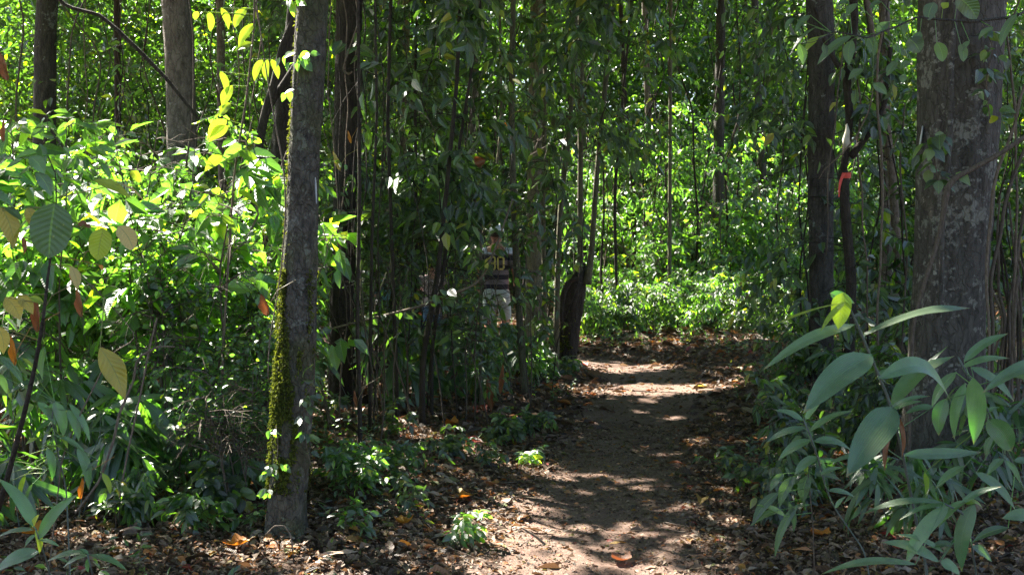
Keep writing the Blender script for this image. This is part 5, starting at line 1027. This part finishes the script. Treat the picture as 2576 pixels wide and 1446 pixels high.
    if cap:
        cpo = ball('cap', (0, hy, 1.69), (.094, .112, .088), hat, root, cut=-.12)
        mb = MB(); n_ = 17; th = np.linspace(-.2, math.pi + .2, n_); inn = np.stack([.088 * np.cos(th), hy + .10 * np.sin(th), 0 * th + 1.685], -1); outr = np.stack([.098 * np.cos(th), hy + (.19) * np.sin(th), 0 * th + 1.668], -1)
        if brim: th = np.linspace(0, 2 * math.pi, n_); inn = np.stack([.088 * np.cos(th), hy + .104 * np.sin(th), 0 * th + 1.685], -1); outr = np.stack([.17 * np.cos(th), hy + .185 * np.sin(th), 0 * th + 1.66], -1)
        V = np.stack([inn, outr, outr - (0, 0, .006), inn - (0, 0, .006)]); idx = np.arange(4 * n_).reshape(4, n_); mb.add(V, np.stack([idx[:-1, :-1], idx[:-1, 1:], idx[1:, 1:], idx[1:, :-1]], -1)); b_ = mb.build('brim', hat, cpo)
    for s in (-1, 1):
        skinned('shoe', [(s * .10, s * stride - .055, .05), (s * .10, s * stride + .03, .05), (s * .11, s * stride + .15, .04)], [(0, 1), (1, 2)], [(.05, .052), (.05, .05), (.045, .035)], shoes, root, 0, 2)
    if digits:
        ym = plain('yellow_print', (.75, .62, .16), .6, .05)
        def back_y(xx, zz):
            return -(.135 + .004) * math.sqrt(max(0, 1 - (xx / .20) ** 2)) + ln(zz)
        strokes = {'3': [[(-1, .8), (-.7, 1), (.7, 1), (1, .8), (1, .22), (.6, 0), (1, -.22), (1, -.8), (.7, -1), (-.7, -1), (-1, -.8)], [(-.3, 0), (.6, 0)]], '0': [[(-1, .75), (-.65, 1), (.65, 1), (1, .75), (1, -.75), (.65, -1), (-.65, -1), (-1, -.75), (-1, .75)]]}
        for ch_, cx_ in (('3', -.035), ('0', .075)):
            mb = MB()
            for s_ in strokes[ch_]:
                s_ = np.array(s_); w_ = .0105
                for i in range(len(s_) - 1):
                    a0 = s_[i] * (.036, .078); b0 = s_[i + 1] * (.036, .078); d_ = (b0 - a0) / np.linalg.norm(b0 - a0); nn = np.array((-d_[1], d_[0])) * w_; a1 = a0 - d_ * w_ * .5; b1 = b0 + d_ * w_ * .5
                    V = []
                    for q in (a1 - nn, b1 - nn, b1 + nn, a1 + nn):
                        X_, Z_ = q[0] + cx_, q[1] + 1.265; V.append((X_, back_y(X_, Z_) - .012 - .0004 * i, Z_))
                    mb.add(V, [[0, 1, 2, 3]])
            mb.build('number', ym, root, smooth=False)
    if bag:
        ball('bag', (.02, -.19 + ln(.95), .93), (.13, .085, .16), bag, root)
        mb = MB(); tube(mb, [(-.15, ln(1.4), 1.47), (-.05, -.145 + ln(1.3), 1.3), (.08, -.17 + ln(1.1), 1.1), (.12, -.16, .98)], .014, 6); mb.build('strap', bag, root)
    return root
m_, t, b, o = mat('striped_cloth'); tc = t.nodes.new('ShaderNodeTexCoord'); sx = t.nodes.new('ShaderNodeSeparateXYZ'); t.links.new(tc.outputs['Object'], sx.inputs[0])
sn = math_(t, 'SINE', math_(t, 'MULTIPLY_ADD', sx.outputs[2], 2 * math.pi / .125, .6)); cc = mixc(t, math_(t, 'GREATER_THAN', sn, .0), (.018, .017, .026), (.20, .165, .175))
cc = mixc(t, math_(t, 'GREATER_THAN', sx.outputs[2], 1.385), cc, (.62, .64, .74)); t.links.new(cc, b.inputs['Base Color']); b.inputs['Roughness'].default_value = .85  # shoulders paler: sunlight falling on them is painted into the cloth
striped = m_
khaki = plain('pale_khaki', (.46, .50, .47), .85, .1); white = plain('white_cloth', (.75, .77, .82), .8, .05); black = plain('black_cloth', (.015, .015, .02), .7, .1); pink = plain('pale_pink_cloth', (.55, .42, .42), .85, .08)
blue = plain('faded_blue_cloth', (.13, .22, .36), .85, .12); teal = plain('teal_cloth', (.14, .27, .28), .85, .1); grey = plain('grey_brown_canvas', (.24, .20, .18), .85, .15); shoe = plain('shoe_leather', (.30, .30, .36), .6, .1); hairm = plain('brown_hair', (.05, .03, .02), .6, .3, 60)
down = lambda s, b=0.: ((s * .245, -.03, 1.15), (s * .26, .05 + b, .90))
person('person walking away in a striped shirt numbered 30 and pale cap', 1249, 14.6, 1.76, -.12, {-1: down(-1), 1: down(1)}, striped, khaki, white, shoe, hair=hairm, digits=True)
person('person in a black hat, pale pink top and blue shorts, elbow bent', 1086, 14.9, 1.33, .35, {-1: ((-.27, -.02, 1.22), (-.12, .18, 1.20)), 1: ((.29, -.05, 1.22), (.13, .17, 1.15))}, pink, blue, black, shoe, hair=hairm, brim=True, bag=grey, stride=.08)
person('person in a teal top and cap mostly hidden by leaves, leftmost walker', 972, 15.2, 1.30, .5, {-1: down(-1), 1: ((.26, .02, 1.18), (.16, .22, 1.12))}, teal, black, teal, shoe, hair=hairm, stride=.1)

# ------------------------------------------------------------------ far forest read as one mass
def far_mass():
    mb = MB(); N = 11500; Y = 26 + 18 * rng.random(N) ** .8; x = (rng.random(N) - .5) * 2 * (.50 * Y + 1.5); top = 1.6 + .30 * Y
    z = .2 + top * rng.random(N) ** .85; dn = vnoise(np.stack([x * .35, Y * .35, z * .45], -1), 91)
    k_ = (dn > .31 + .18 * (z / top) ** 3); c = np.stack([x, Y, z], -1)[k_]; K = 44; cc_ = np.repeat(c, K, 0); n = len(cc_)
    p = cc_ + rng.normal(0, 1, (n, 3)) * np.array((.55, .55, .38)); ok = p[:, 2] > .3; p = p[ok]; n = len(p)
    d = rng.normal(0, 1, (n, 3)); d[:, 2] = d[:, 2] * .5 - .5
    add_leaves(mb, dict(p=p, d=nrm(d), up=np.array((0, 0, 1.)) + rng.normal(0, .5, (n, 3)), L=.20 * (.6 + .8 * rng.random(n))), wr=.5)
    tag(mb.build('distant_foliage', M['leaf_far'], smooth=False), 'far green foliage of the forest seen between the trunks', 'foliage', kind='stuff')
far_mass()
# ground cover seedlings
def ground_cover():
    mb = MB(); n = 3200; Y = np.sqrt(rng.random(n) * (20 ** 2 - 4.2 ** 2) + 4.2 ** 2); x = (rng.random(n) - .5) * (.98 * Y + .3); pd = pathdist(x, Y); k_ = (pd > .85) & (vnoise(np.stack([x * 1.3, Y * 1.3, x * 0], -1), 41) > .45); x, Y = x[k_], Y[k_]; n = len(x)
    g = Gen(np.stack([x, Y, ground_z(x, Y)], -1), np.stack([rng.normal(0, .3, n), rng.normal(0, .3, n), np.ones(n)], -1), .08 + .16 * rng.random(n), np.zeros(n), np.full(n, .0012)); g.tubes(mb, 3, 3)
    add_leaves(mb, leaves_on(g, 7, .05, hang=.1), wr=.42)
    tag(mb.build('ground_cover', M['leaf'], smooth=False), 'tiny green seedlings scattered over the leaf litter', 'seedlings', kind='stuff')
ground_cover()
